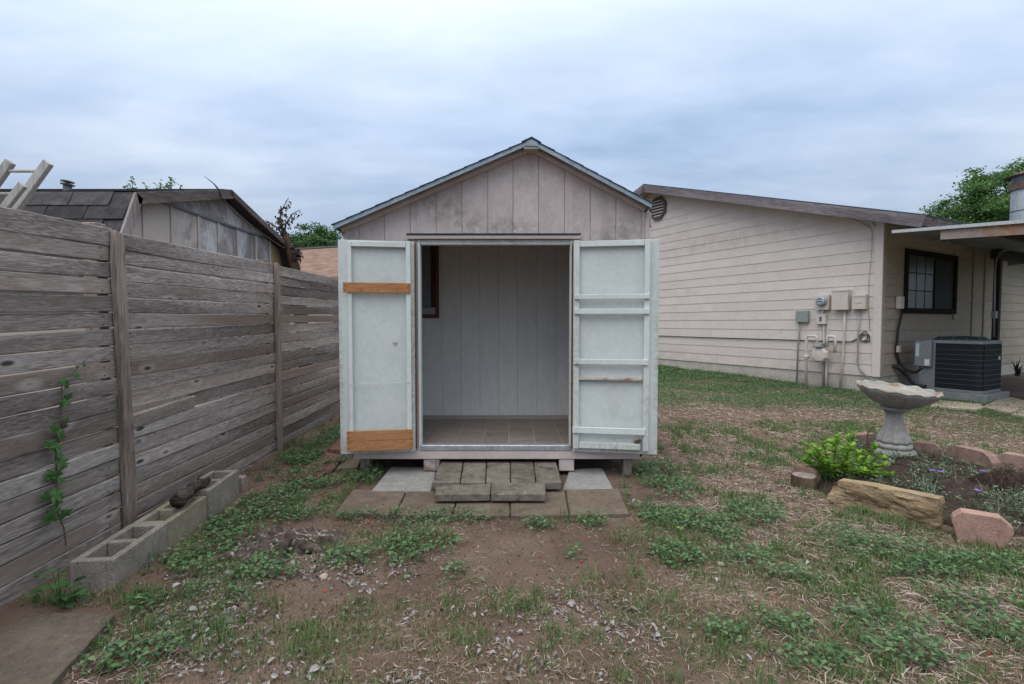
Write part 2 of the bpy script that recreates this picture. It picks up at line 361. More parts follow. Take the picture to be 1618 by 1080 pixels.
# ------------------------------------------------------------------ ground
def patch(u, v, ru, rv):
    c = G(u, v); a = G(u, v - rv); b = G(u, v + rv)
    return (c.x, c.y, ru / FPX * c.y, abs(a.y - b.y) / 2)
_tab = np.random.default_rng(5).random((64, 64))
def vnoise(x, y, s):
    x = np.asarray(x) * s; y = np.asarray(y) * s
    xi = np.floor(x).astype(int); yi = np.floor(y).astype(int); fx = x - xi; fy = y - yi
    fx = fx * fx * (3 - 2 * fx); fy = fy * fy * (3 - 2 * fy); t = lambda a, b: _tab[a % 64, b % 64]
    return (t(xi, yi) * (1 - fx) + t(xi + 1, yi) * fx) * (1 - fy) + (t(xi, yi + 1) * (1 - fx) + t(xi + 1, yi + 1) * fx) * fy
def fnoise(x, y, s): return .55 * vnoise(x, y, s) + .3 * vnoise(x + 7.3, y + 1.7, s * 2.1) + .15 * vnoise(x + 3.1, y + 9.2, s * 4.3)
def ell(x, y, p, soft=.6):
    d = np.sqrt(((x - p[0]) / p[2]) ** 2 + ((y - p[1]) / p[3]) ** 2)
    return np.clip((1 + soft * .5 - d) / soft, 0, 1)
def npgz(x, y):
    yy = np.clip(y - 4, 0, 11); t = np.clip((y - 3) / 3, 0, 1); t = t * t * (3 - 2 * t)
    return .02 * yy - .015 * np.clip(x, -6, 9) * t
def lump(x, y):
    near = np.clip((26 - np.abs(y - 5)) / 10, 0, 1)
    h = .05 * (fnoise(x, y, 1.3) - .5) + .022 * (fnoise(x + 20, y, 6) - .5) + .012 * (vnoise(x, y + 30, 22) - .5)
    damp = np.clip((np.maximum(np.abs(x + .1) - 1.15, np.abs(y - 4.1) - 1.15)) / .25, 0.12, 1)
    return h * near * damp
def ground_z(x, y): return npgz(x, y) + lump(x, y)
def gzf(x, y): return float(ground_z(np.array([x]), np.array([y]))[0])

SOIL = None
def soil_mat():
    m, nt, b = base_mat('yard_soil', .95, .1); v = coords(nt, shift=False)
    a = noise_n(nt, v, 1.4, 6, .6); c = ramp(nt, a, [(.30, (.10, .069, .054)), (.5, (.16, .110, .084)), (.70, (.235, .170, .132))])
    s = noise_n(nt, v, 90, 3, .6); c = mix(nt, val(nt, s, .60, .72), c, (.24, .19, .155))
    d = noise_n(nt, v, 55, 3, .6); c = mix(nt, val(nt, d, .62, .75), c, (.05, .038, .032))
    at = nt.nodes.new('ShaderNodeAttribute'); at.attribute_name = 'thatch'
    th = noise_n(nt, v, 38, 5, .7, .8); tcol = ramp(nt, th, [(.35, (.08, .054, .040)), (.52, (.175, .118, .088)), (.68, (.30, .215, .165))])
    c = mix(nt, at.outputs['Fac'], c, tcol)
    at2 = nt.nodes.new('ShaderNodeAttribute'); at2.attribute_name = 'turf'
    g = noise_n(nt, v, 30, 5, .7); gcol = ramp(nt, g, [(.35, (.035, .06, .025)), (.65, (.085, .13, .055))])
    c = mix(nt, at2.outputs['Fac'], c, gcol)
    nt.links.new(c, b.inputs['Base Color'])
    h = nt.nodes.new('ShaderNodeMath'); h.operation = 'ADD'; nt.links.new(noise_n(nt, v, 26, 6, .7), h.inputs[0]); nt.links.new(noise_n(nt, v, 120, 3, .6), h.inputs[1])
    bumpn(nt, b, h.outputs[0], .9, .012); return m
SOIL = soil_mat()
def thatch_d(x, y):   # dry clippings: the right half of the yard
    e = x - (.95 + .12 * (y - 2.5)) + .9 * (fnoise(x, y, .9) - .5)
    return np.clip(e / .7, 0, 1)
def lawn_d(x, y):     # green turf towards the house
    e = (y - 6.4 + .30 * (x - 2)) + 3.0 * (fnoise(x + 5, y, .75) - .5)
    return np.clip(e / 1.3, 0, 1) * (x > 1.15)
def axis(lo, hi, step, far):
    c = list(np.arange(lo, hi + 1e-6, step)); a, s = [], step
    p = hi
    while p < far: s *= 1.35; p += s; a.append(p)
    b, s, p = [], step, lo
    while p > -far: s *= 1.35; p -= s; b.append(p)
    return np.array(b[::-1] + c + a)
def build_ground():
    gx = axis(-3.2, 7.5, .045, 320); gy = axis(1.2, 13.5, .045, 320)
    X, Y = np.meshgrid(gx, gy, indexing='xy'); x, y = X.ravel(), Y.ravel(); z = ground_z(x, y)
    nx, ny = len(gx), len(gy); i = np.arange(nx * ny).reshape(ny, nx)
    a, b, c, d = i[:-1, :-1].ravel(), i[:-1, 1:].ravel(), i[1:, 1:].ravel(), i[1:, :-1].ravel()
    F = np.concatenate([np.stack([a, b, c], 1), np.stack([a, c, d], 1)])
    o = nptri('ground', np.stack([x, y, z], 1), F, SOIL, smooth=True)
    at = o.data.attributes.new('thatch', 'FLOAT', 'POINT'); at.data.foreach_set('value', (thatch_d(x, y) * .8).astype(np.float32))
    at = o.data.attributes.new('turf', 'FLOAT', 'POINT')
    far = np.clip((np.hypot(x, y) - 16) / 4, 0, 1)
    at.data.foreach_set('value', np.maximum(lawn_d(x, y) * .55, far).astype(np.float32))
    return tag(o, kind='structure')
build_ground()

# ------------------------------------------------------------------ storage shed
YF = 3.98
def sx(u, Y=YF): return P(u, 545, Y).x
def sz(v, Y=YF): return P(809, v, Y).z
shed = thing('storage_shed', 'small pinkish gabled storage shed with both white doors standing open', 'shed', (-.12, YF, 0))
XL, XR = sx(552), sx(1018); YB = 5.30
YR = 3.855
AP = P(840, 216, YR); EL = P(525, 352, YR); ER = P(1033, 319, YR)
def roof_z(x):
    if x < AP.x: return AP.z + (x - AP.x) * (AP.z - EL.z) / (AP.x - EL.x)
    return AP.z + (x - AP.x) * (ER.z - AP.z) / (ER.x - AP.x)
z_floor = sz(702, 4.0); z_beam_t = sz(712); z_beam_b = sz(724.5); z_head = sz(378)
OX0, OX1 = sx(660), sx(904)
# front wall: backing with the doorway cut out, then the grooved strips
fw = MB()
SLK = .058
def top(x): return roof_z(x) - SLK
fw.prism([(XL, z_beam_t), (OX0, z_beam_t), (OX0, top(OX0)), (XL, top(XL))], YF + .008, YF + .05)
fw.prism([(OX1, z_beam_t), (XR, z_beam_t), (XR, top(XR)), (OX1, top(OX1))], YF + .008, YF + .05)
fw.prism([(OX0, z_head), (OX1, z_head), (OX1, top(OX1)), (AP.x, top(AP.x)), (OX0, top(OX0))], YF + .008, YF + .05)
front = fw.build('front_wall', PINK, shed)
edges = [552, 570.2, 609.7, 649.8, 690.3, 730.8, 771, 810.7, 850.5, 891, 931.5, 971.6, 1011.4, 1018]
for a, b in zip(edges[:-1], edges[1:]):
    xa, xb = sx(a) + .0023, sx(b) - .0023
    for (x0, x1, z0) in [(xa, min(xb, OX0), z_beam_t), (max(xa, OX0), min(xb, OX1), z_head), (max(xa, OX1), xb, z_beam_t)]:
        if x1 - x0 < .006: continue
        pts = [(x0, z0), (x1, z0), (x1, top(x1) - .001)] + ([(AP.x, top(AP.x) - .001)] if x0 < AP.x < x1 else []) + [(x0, top(x0) - .001)]
        MB().prism(pts, YF, YF + .0075).build('siding_strip', PINK, front, bevel=.0015)
add_stains(PINK, [(tuple(P(985, 366, YF)), (.22, .3, .16)), (tuple(P(950, 380, YF)), (.16, .3, .1)), (tuple(P(690, 325, YF)), (.30, .3, .22)), (tuple(P(800, 360, YF)), (.35, .3, .12)), (tuple(P(735, 350, YF)), (.2, .3, .2))], (.17, .155, .135), 16, .75)
# corner trims
MB().box(XL - .022, XL + .004, YF - .014, YF + .05, z_beam_t, top(XL) + .0).build('corner_trim', PINKT, shed, bevel=.003)
MB().box(XR - .004, XR + .03, YF - .012, YF + .05, z_beam_t, sz(345)).build('corner_trim', PINKT, shed, bevel=.003)
MB().box(XR + .004, XR + .05, YF + .012, YF + .09, sz(345), top(XR) - .005).build('corner_trim', PINKT, shed, bevel=.003)
# side and back walls, lined with grooved boards inside
def side_wall(x0, x1, inner, name):
    w = MB().prism([(YF + .051, z_beam_t), (YB, z_beam_t), (YB, top(x0 if x0 < 0 else x1)), (YF + .051, top(x0 if x0 < 0 else x1))], x0, x1, 'x').build(name, PINK, shed)
    y = YF + .06; k = 0
    while y < YB - .11:
        y2 = min(y + .2, YB - .07)
        xi = x1 if inner > 0 else x0
        MB().box(xi, xi + inner * .007, y + .003, y2 - .003, z_floor, roof_z(xi) - .12).build('lining_board', INNER, w, bevel=.0015)
        y += .2032
side_wall(XL, XL + .05, 1, 'side_wall'); side_wall(XR - .05, XR, -1, 'side_wall')
bwx = [XL + .05]; 
bw = MB(); bw.prism([(XL + .05, z_beam_t), (XR - .05, z_beam_t), (XR - .05, top(XR)), (AP.x, top(AP.x)), (XL + .05, top(XL))], YB - .03, YB)
backw = bw.build('back_wall', PINK, shed)
YBI = YB - .037
gx = [P(640 + c * .185, 600, YBI).x for c in (-130, 30, 158, 318, 480, 641, 800, 962, 1127, 1290, 1450, 1610)]
gx = [x for x in gx if XL + .07 < x < XR - .07]; gx = [XL + .058] + gx + [XR - .058]
wx1 = P(693.5, 450, YBI).x; wz0 = P(680, 502, YBI).z; wx0 = wx1 - .52; wz1 = wz0 + .86
for a, b in zip(gx[:-1], gx[1:]):
    t = min(top(a), top(b)) - .06
    segs = [(a, b, z_floor, t)]
    if a < wx1 and b > wx0:
        segs = [(a, b, z_floor, wz0)]
        if b > wx1: segs.append((wx1, b, wz0, t))
        if a < wx0: segs.append((a, wx0, wz0, t))
        segs.append((max(a, wx0), min(b, wx1), wz1, t)) if t > wz1 + .02 else None
    for (p, q, z0, z1) in [s_ for s_ in segs if s_]:
        if q - p > .01: MB().box(p + .0011, q - .0011, YBI, YB - .0305, z0 + .002, z1).build('lining_board', INNER, backw, bevel=.0012)
win = MB().box(wx0, wx1, YBI + .001, YB - .031, wz0, wz1).build('window', m_plain('dark_window_cover', (.20, .21, .23), .5), shed)
fr = MB(); t_ = .034
for (a, b, c, d) in [(wx0, wx1, wz0, wz0 + t_), (wx0, wx1, wz1 - t_, wz1), (wx0, wx0 + t_, wz0 + t_, wz1 - t_), (wx1 - t_, wx1, wz0 + t_, wz1 - t_)]:
    fr.box(a, b, YBI - .022, YBI, c, d)
fr.build('window_frame', REDW, win, bevel=.002)
MB().box(wx0 + t_, wx1 - t_ - .004, YBI - .016, YBI, wz0 + t_ + .004, wz0 + t_ + .075).build('window_sill', m_plain('grey_sill_paint', (.33, .34, .34), .6), win, bevel=.002)
sash = MB().box(wx1 - t_ - .05, wx1 - t_ - .004, YBI - .012, YBI, wz0 + t_ + .08, wz1 - t_ - .004).build('window_sash', DARKW, win, bevel=.002)
# floor: joist box with tiles
fl = MB().box(XL + .05, XR - .05, YF + .052, YB - .032, z_floor - .04, z_floor - .004).build('floor', GROUT, shed)
tsx, tile_x0 = .2245, P(675, 701, 4.03).x
tmesh = MB().box(.0032, tsx - .0032, .0, tsx, -.004, 0).mesh('floor_tile')
for i in range(-3, 8):
    for j in range(0, 6):
        x = tile_x0 + i * tsx; y = YF + .06 + j * tsx * .93
        if x < XL + .05 or x + tsx > XR - .045 or y + tsx > YB - .01: continue
        link('floor_tile', tmesh, TILE, fl, Matrix.Translation((x, y, z_floor)) @ Matrix.Diagonal((1, .93, 1, 1)))
bm_ = MB().box(sx(557), sx(1012), YF - .012, YF + .03, z_beam_b, z_beam_t - .001).build('floor_beam', PINKT, shed, bevel=.004)
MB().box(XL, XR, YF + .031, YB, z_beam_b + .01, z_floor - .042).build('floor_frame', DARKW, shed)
MB().box(sx(548), sx(557) - .002, YF - .01, YF + .05, z_beam_b + .006, z_beam_t + .005).build('beam_end', GREYZ, shed, bevel=.003)
for (a, b, v) in [(568, 583, 755), (986, 999, 752)]:
    p = P((a + b) / 2, v, YF + .06)
    MB().box(sx(a, YF + .05), sx(b, YF + .05), YF + .035, YF + .13, gz(p.x, YF) - .06, z_beam_b + .012).build('support_post', GREYZ, shed, bevel=.004)
for (a, b, v) in [(668, 693, 746), (884, 908, 745)]:
    MB().box(sx(a), sx(b), YF - .003, YF + .09, .038, z_beam_b - .001).build('support_block', PINKT if a > 800 else m_surf('peeling_block_paint', (.28, .23, .21), (.46, .40, .39), 12, .9, .2, .6, 70, .004, dirt=(.16, .07, .04), dirt_scale=9, dirt_lo=.5, dirt_hi=.7), shed, bevel=.006)
for x in (XL + .1, XR - .2):
    MB().box(x, x + .09, YB - .12, YB - .03, gz(x, YB) - .06, z_beam_b + .012).build('support_post', GREYZ, shed, bevel=.004)
MB().box(sx(663), sx(902), YF - .016, YF + .05, z_beam_t + .001, z_floor + .004).build('threshold', METAL, shed, bevel=.012, seg=3)
# door jambs and header
for (a, b, c) in [(660.6, 665, 0), (900.4, 904, 1)]:
    MB().box(sx(a), sx(b), YF - .006, YF + .06, z_beam_t + .003, z_head - .004).build('door_jamb', WHITE, shed, bevel=.002)
MB().box(sx(665) + .001, sx(900.4) - .001, YF + .002, YF + .06, sz(386), z_head - .003).build('head_jamb', WHITE, shed, bevel=.002)
hd = MB().box(sx(645), sx(916), YF - .03, YF - .001, z_head, sz(371.5)).build('door_header', PINKT, shed, bevel=.004)
MB().box(sx(645), sx(916), YF - .04, YF - .002, sz(371.5) + .0005, sz(369.6)).build('header_flashing', SHING, hd)
# doors: frame of reference with the hinge as origin, u towards the free edge, w out of the inner face (towards the viewer)
def door(hx, side, uw, ang, zt, zb, name):
    h = Vector((hx, YF - .03, 0)); d = Vector((side * math.cos(ang), -math.sin(ang), 0)); n = Vector((-side * math.sin(ang) * 1.0, -math.cos(ang), 0))
    M = Matrix(((d.x, n.x, 0, h.x), (d.y, n.y, 0, h.y), (0, 0, 1, 0), (0, 0, 0, 1)))
    dr = MB().box(0, uw, 0, .013, zb, zt, M).build(name, WHITED, shed, bevel=.0015)
    return dr, M
def du(M, u, w=.03):      # door coordinate along the width seen at image column u
    Mi = M.inverted(); d = ray(u, 545); o = Mi @ Vector((0, 0, CAMH)); q = Mi.to_3x3() @ d
    t = (w - o.y) / q.y; return o.x + q.x * t
def dz(M, u, v, w=.03):
    Mi = M.inverted(); d = ray(u, v); o = Mi @ Vector((0, 0, CAMH)); q = Mi.to_3x3() @ d
    t = (w - o.y) / q.y; return o.z + q.z * t
ANG = R(9)
dl, ML = door(sx(655.5, YF - .03), -1, .612, ANG, sz(378, YF - .06), sz(714, YF - .06), 'door')
tag(dl, 'open door with two bare cedar slats, on the fence side')
add_stains(WHITED, [(tuple(P(600, 712, 3.9)), (.5, .6, .10)), (tuple(P(970, 712, 3.9)), (.5, .6, .13)), (tuple(P(1038, 600, 3.86)), (.05, .6, .9)), (tuple(P(538, 600, 3.86)), (.04, .6, .9)), (tuple(P(654, 560, 3.95)), (.05, .5, 1.0)), (tuple(P(648, 380, 3.93)), (.12, .5, .06))], (.20, .165, .13), 26, .7)
add_stains(WHITE, [(tuple(P(970, 705, 3.9)), (.5, .6, .10)), (tuple(P(1022, 660, 3.86)), (.06, .6, .5)), (tuple(P(910, 560, 3.92)), (.04, .6, 1.0)), (tuple(P(780, 382, 3.98)), (1.0, .6, .05))], (.24, .20, .16), 30, .6)
wl = max(.55, min(.68, du(ML, 536.5, .0)))
dr_, MR = door(sx(905.5, YF - .03), 1, .612, ANG, sz(379, YF - .06), sz(714, YF - .06), 'door')
tag(dr_, 'open door with white shelf rails, on the house side')
def redo(o, M, uw, zt, zb):
    o.data = MB().box(0, uw, 0, .013, zb, zt, M).mesh('door', .0015); o.data.materials.append(WHITED)
ztl, zbl = dz(ML, 580, 379, .02), dz(ML, 580, 716, .02); redo(dl, ML, du(ML, 536.0, .01), ztl, zbl)
ztr, zbr = dz(MR, 980, 379, .02), dz(MR, 980, 716, .02); redo(dr_, MR, du(MR, 1040, .01), ztr, zbr)
def rail(o, M, u0, u1, v0, v1, name='rail', mat=None, w0=.0135, w1=.05, bev=.003, um=None):
    um = um or (u0 + u1) / 2
    a, b = du(M, u0, w1), du(M, u1, w1); z0, z1 = dz(M, um, v1, w1), dz(M, um, v0, w1)
    return MB().box(a, b, w0, w1, z0, z1, M).build(name, mat or WHITE, o, bevel=bev)
Lp = lambda c: 520 + c / 2.7; Lv = lambda c: 360 + c / 2.7; Rp = lambda c: 820 + c / 2.7
rail(dl, ML, Lp(83), Lp(99), Lv(57), Lv(938), 'stile'); rail(dl, ML, Lp(330), Lp(350), Lv(57), Lv(938), 'stile')
rail(dl, ML, Lp(100), Lp(329), Lv(57), Lv(80), 'rail')
for k, (a, b, c, d, w) in enumerate([(62, 350, 233, 275, .066), (70, 355, 864, 907, .066), (70, 355, 908, 950, .066)]):
    MB().box(du(ML, Lp(b), w), du(ML, Lp(a), w), .0505, w, dz(ML, Lp(200), Lv(d), w), dz(ML, Lp(200), Lv(c), w), ML).build('slat', CEDAR, dl, bevel=.002)
    s_ = MB()
    for cu in (a + 9, b - 9) + ((140, 210, 292) if k == 0 else ()):
        for cv in (c + 11, d - 11):
            if 100 < cu < 320 and cv < (c + d) / 2: continue
            x = du(ML, Lp(cu), w); z = dz(ML, Lp(cu), Lv(cv), w); s_.tube([ML @ Vector((x, w - .001, z)), ML @ Vector((x, w + .0025, z))], .0045, 8)
    s_.build('screws', m_plain('dark_screw_steel', (.05, .045, .045), .5, .6), dl)
# cord and knot hole on the left door
MB().tube([ML @ Vector((du(ML, Lp(78), .052), .052, dz(ML, Lp(78), Lv(667), .052))), ML @ Vector((du(ML, Lp(210), .04), .052, dz(ML, Lp(210), Lv(663), .052))), ML @ Vector((du(ML, Lp(345), .052), .052, dz(ML, Lp(345), Lv(656), .052)))], .0022, 5).build('cord', WHITE, dl)
pk = MB()
kx, kz = du(ML, Lp(283), .013), dz(ML, Lp(283), Lv(495), .013)
pk.raw([ML @ Vector((kx + .02 * math.cos(a) * (1 + .3 * math.sin(3 * a)), .0145, kz + .016 * math.sin(a))) for a in [i * .5236 for i in range(12)]], [tuple(range(12))]); pk.build('patch', m_surf('bare_putty', (.30, .25, .20), (.48, .43, .37), 120, .9), dl)
rail(dr_, MR, Rp(233), Rp(257), Lv(52), Lv(941), 'stile'); rail(dr_, MR, Rp(533), Rp(557), Lv(52), Lv(948), 'stile', um=Rp(400))
rail(dr_, MR, Rp(258), Rp(532), Lv(52), Lv(77)); rail(dr_, MR, Rp(258), Rp(521), Lv(918), Lv(944))
for (a, b, c, d) in [(236, 556, 282, 303), (236, 556, 344, 367), (233, 551, 560, 583), (230, 543, 853, 880)]:
    rail(dr_, MR, Rp(a), Rp(b), Lv(c), Lv(d), 'rail', w0=.0505, w1=.07)
MB().box(du(MR, Rp(257), .05), du(MR, Rp(528), .05), .014, .052, dz(MR, Rp(390), Lv(650), .05), dz(MR, Rp(390), Lv(641), .05), MR).build('shelf', m_surf('stained_shelf_wood', (.42, .34, .28), (.6, .56, .52), 14, .8, .2, .3, 60, .003, dirt=(.28, .13, .07), dirt_scale=8, dirt_lo=.5, dirt_hi=.65), dr_, bevel=.002)
for M_, o_, u in ((ML, dl, 0), (MR, dr_, 0)):
    MB().box(-.014, -.001, -.004, .012, zbl + .02, ztl - .012, M_).build('hinge', RUSTH, o_, bevel=.001)
    hh = MB()
    for k in range(60): 
        z = zbl + .03 + k * (ztl - zbl - .05) / 60; hh.box(-.012, -.003, .0125, .016, z, z + .016, M_)
    hh.build('hinge_knuckles', RUSTH, o_)
MB().tube([MR @ Vector((du(MR, Rp(522), .03), .04, dz(MR, Rp(522), Lv(905), .03))), MR @ Vector((du(MR, Rp(500), .03), .02, dz(MR, Rp(500), Lv(917), .03)))], [.012, .018], 6).build('wasp_nest', m_surf('mud_nest', (.10, .055, .035), (.18, .10, .065), 60, .95), dr_)
# roof
roof_n = []
def slope(Pa, Pe, name):
    d = (Pe - Pa); d.y = 0; ln = d.length; d.normalize(); n = Vector((-d.z, 0, d.x));
    if n.z < 0: n = -n
    M = Matrix(((d.x, 0, n.x, Pa.x), (0, 1, 0, 0), (d.z, 0, n.z, Pa.z), (0, 0, 0, 1)))
    rf = MB().box(0, ln - .004, YR + .012, YB + .12, -.036, -.016, M).build(name, GREYZ, shed)
    MB().box(0 if d.x < 0 else .002, ln, YR, YR + .011, -.047, -.007, M).build('drip_edge', DRIP, rf, bevel=.0015)
    MB().box(ln - .003, ln + .004, YR + .0, YB + .12, -.05, -.012, M).build('eave_drip_edge', DRIP, rf)
    MB().box(.02, ln - .02, YF - .05, YF - .001, -.066, -.037, M).build('rake_board', PINKT, rf, bevel=.002)
    k = 0; s = ln + .012
    while s > .02:
        a = max(s - .15, 0)
        c = MB(); y = YR - .009 + rnd.uniform(-.003, .002); q = .304
        c.hexa([(a, y, -.0155), (s, y, -.0125 if k else -.0145), (s, YB + .12, -.0125 if k else -.0145), (a, YB + .12, -.0155), (a, y, -.0135), (s, y, -.0075), (s, YB + .12, -.0075), (a, YB + .12, -.0135)], M)
        c.build('shingle_course', SHING, rf); k += 1; s -= .125
    return rf
r1 = slope(AP, EL, 'roof_slope'); r2 = slope(AP, ER, 'roof_slope')
rc = MB()
for s_, e in ((-1, EL), (1, ER)):
    d = (e - AP).normalized(); q = AP + d * .085
    rc.raw([(AP.x, YR - .010, AP.z + .0005), (q.x, YR - .010, q.z - .002), (q.x, YB + .12, q.z - .002), (AP.x, YB + .12, AP.z + .0005), (AP.x, YR - .010, AP.z - .008), (q.x, YR - .010, q.z - .008), (q.x, YB + .12, q.z - .008), (AP.x, YB + .12, AP.z - .008)],
           [(0, 1, 2, 3), (4, 7, 6, 5), (0, 4, 5, 1), (2, 6, 7, 3), (1, 5, 6, 2)])
rc.build('ridge_cap', SHING, shed)
MB().prism([(AP.x - .05, roof_z(AP.x - .05) - .046), (AP.x + .05, roof_z(AP.x + .05) - .046), (AP.x + .04, roof_z(AP.x + .04) - .004), (AP.x, AP.z - .0045), (AP.x - .04, roof_z(AP.x - .04) - .004)], YR - .004, YR + .0115).build('drip_edge_peak', DRIP, shed, bevel=.001)
MB().prism([(AP.x - .06, AP.z - .088), (AP.x + .055, AP.z - .088), (AP.x + .055, AP.z - .06), (AP.x + .006, AP.z - .012), (AP.x - .006, AP.z - .012), (AP.x - .06, AP.z - .06)], YR + .004, YF - .001).build('ridge_block', m_plain('bare_beige_wood', (.42, .36, .31), .8), shed)
# soffit pieces at the low left eave and rafters inside
ez = roof_z(EL.x + .02)
MB().prism([(EL.x + .012, roof_z(EL.x + .012) - .045), (XL - .023, roof_z(XL - .023) - .058), (XL - .023, sz(381)), (XL - .03, sz(381))], YF + .02, YB).build('eave_soffit', PINKT, shed)
MB().prism([(XR + .052, sz(357)), (XR + .052, roof_z(XR + .05) - .05), (ER.x - .01, roof_z(ER.x - .01) - .045)], YF + .03, YB).build('eave_soffit', PINKT, shed)
for y in (4.3, 4.75):
    for (x0, x1) in ((XL + .06, AP.x - .01), (AP.x + .01, XR - .06)):
        MB().prism([(x0, roof_z(x0) - .05), (x1, roof_z(x1) - .05), (x1, roof_z(x1) - .13), (x0, roof_z(x0) - .13)], y, y + .038).build('rafter', GREYZ, shed)
# chip left lying on the floor
cpos = P(775, 689.5, 4.33)
tag(MB().hexa([(-.03, -.008, 0), (.03, -.01, 0), (.028, .008, 0), (-.025, .01, 0), (-.03, -.008, .01), (.03, -.01, .004), (.028, .008, .004), (-.025, .01, .011)]).build('wood_chip', m_plain('dark_bark_chip', (.17, .12, .09), .9), None, M=Matrix.Translation((cpos.x, cpos.y, z_floor + .0006))), 'small wood chip lying on the shed floor', 'wood chip')

# ------------------------------------------------------------------ pavers
def slab(name, mat, quad, th, label, cat='paver', z=None, group=None, tilt=0):
    c = sum((Vector((q.x, q.y, 0)) for q in quad), Vector()) / len(quad); zb = z if z is not None else gz(c.x, c.y) - th + .03
    q = [(p.x - c.x, p.y - c.y) for p in quad]
    n = 3; vs, fs = [], []
    # rounded, slightly uneven outline: subdivide every edge
    out = []
    for i in range(len(q)):
        a, b = q[i], q[(i + 1) % len(q)]
        for k in range(4):
            t = k / 4; w = 0 if k == 0 else 1
            out.append((a[0] + (b[0] - a[0]) * t + w * rnd.uniform(-.0022, .0022), a[1] + (b[1] - a[1]) * t + w * rnd.uniform(-.0022, .0022)))
    o = MB().prism(out, 0, th, 'z').build(name, mat, None, bevel=.005, M=Matrix.Translation((c.x, c.y, zb)) @ Matrix.Rotation(tilt, 4, 'Y'))
    return tag(o, label, cat, group)
def quadpx(pts, h): return [G(u, v, h) for u, v in pts]
T = .034
fx = [529, 623.5, 714.5, 806, 900, 995]; fv = [806.5, 811.5, 812, 812.5, 811.5, 809.5]; bx = [557.5, 643, 726, 806, 893, 979]; bvv = [771.5, 772.5, 773, 773, 772, 771]
names = ['leftmost brown square paver of the front row before the shed', 'second brown square paver from the left in the front row', 'middle brown square paver of the front row, below the step', 'fourth brown square paver from the left in the front row', 'rightmost brown square paver of the front row before the shed']
for i in range(5):
    slab('paver', PAVB, quadpx([(fx[i] + 1.2, fv[i]), (fx[i + 1] - 1.2, fv[i + 1]), (bx[i + 1] - 1, bvv[i + 1]), (bx[i] + 1, bvv[i])], T), .05, names[i], group='square pavers before the shed')
slab('paver', PAVL, quadpx([(586, 772.5), (681, 773), (690, 735), (618, 733)], .045), .05, 'pale grey square paver half under the shed, left of the step', group='square pavers before the shed')
slab('paver', PAVL, quadpx([(889, 769), (969, 767.5), (952, 736), (900, 738)], .045), .05, 'pale grey square paver half under the shed, right of the step', group='square pavers before the shed')
bxf = [681.5, 727, 767, 806.5, 846.5, 888]; bxb = [696.5, 732, 769, 806.5, 843, 879]
lab = ['leftmost of five narrow pavers forming the upper step', 'second narrow paver from the left in the upper step', 'middle narrow mould-stained paver of the upper step', 'fourth narrow paver from the left in the upper step', 'rightmost of five narrow pavers forming the upper step']
for i in range(5):
    slab('step_paver', PAVD, quadpx([(bxf[i] + .8, 761.5), (bxf[i + 1] - .8, 761.5), (bxb[i + 1] - .6, 728), (bxb[i] + .6, 728)], .105), .055, lab[i], z=.05, group='step pavers')
slab('step_paver', PAVD, quadpx([(686.5, 780.5), (774, 779.5), (775.5, 763.5), (690.5, 765)], .098), .052, 'left one of two pavers laid lengthwise as the lower step', z=.046, group='step pavers')
slab('step_paver', PAVD, quadpx([(775.5, 780), (862, 780), (861, 762.5), (777, 762.5)], .098), .052, 'right one of two pavers laid lengthwise as the lower step', z=.046, group='step pavers')
slab('paver', PAVR, quadpx([(473, 746), (525, 743), (545, 719), (516, 711.5)], .03), .05, 'red-brown paver beside the shed, middle one of its row', group='red pavers beside the shed')
slab('paver', PAVR, quadpx([(517, 710.5), (546, 710.5), (556, 690), (533, 692)], .03), .05, 'red-brown paver farthest back beside the shed', group='red pavers beside the shed')
slab('paver', PAVR, quadpx([(446, 761), (500, 759), (517, 747.5), (478, 749)], .012), .05, 'sunken red-brown paver nearest the weeds by the fence', group='red pavers beside the shed')
slab('paver', PAVB, quadpx([(531, 738), (565, 736), (570, 722), (550, 719)], .04), .055, 'small grey-brown paver tucked beside the shed corner post', group='square pavers before the shed')
slab('concrete_slab', SLAB, quadpx([(66, 1095), (182, 968.5), (46, 967), (-110, 1060)], .03), .06, 'brown concrete slab at the foot of the fence in the near corner', 'slab')

# ------------------------------------------------------------------ fence
FXX = -2.25
fence = thing('wooden_fence', 'weathered grey board fence of horizontal planks along the left side', 'fence', (FXX, 4.6, 0))
def plank_mesh(seed):
    r = random.Random(seed); n = 14; vs, fs = [], []
    pt, pb, pw = r.uniform(0, 6), r.uniform(0, 6), r.uniform(0, 6)
    for i in range(n + 1):
        x = i / n - .5; LX = 1.85
        zt = .5 + .026 * math.sin(x * 5 + pt) + .02 * math.sin(x * 17 + pb) + r.uniform(-.018, .018)
        zb = -.5 + .028 * math.sin(x * 4 + pb) + .02 * math.sin(x * 13 + pw) + r.uniform(-.015, .015)
        w = .12 * math.sin(x * 3.2 + pw)
        for (y, z) in ((-.5 + w, zb + .05), (-.38 + w, zb), (.5 + w, zb), (.5 + w, zt), (-.38 + w, zt), (-.5 + w, zt - .05)): vs.append((x * 1.85, y * .026, z * .0925))
    for i in range(n):
        for k in range(6): fs.append((i*6+k, i*6+(k+1) % 6, (i+1)*6+(k+1) % 6, (i+1)*6+k))
    fs += [tuple(range(5, -1, -1)), tuple(n*6+k for k in range(6))]
    return MB().raw(vs, fs).mesh('plank')
PLM = [plank_mesh(i) for i in range(7)]
secs = [(.95, 2.77, 1.715, 1.775), (2.79, 4.64, 1.765, 1.80), (4.66, 6.5, 1.795, 1.82), (6.52, 8.4, 1.82, 1.83), (8.42, 10.3, 1.83, 1.84)]
pitch_ = .0925
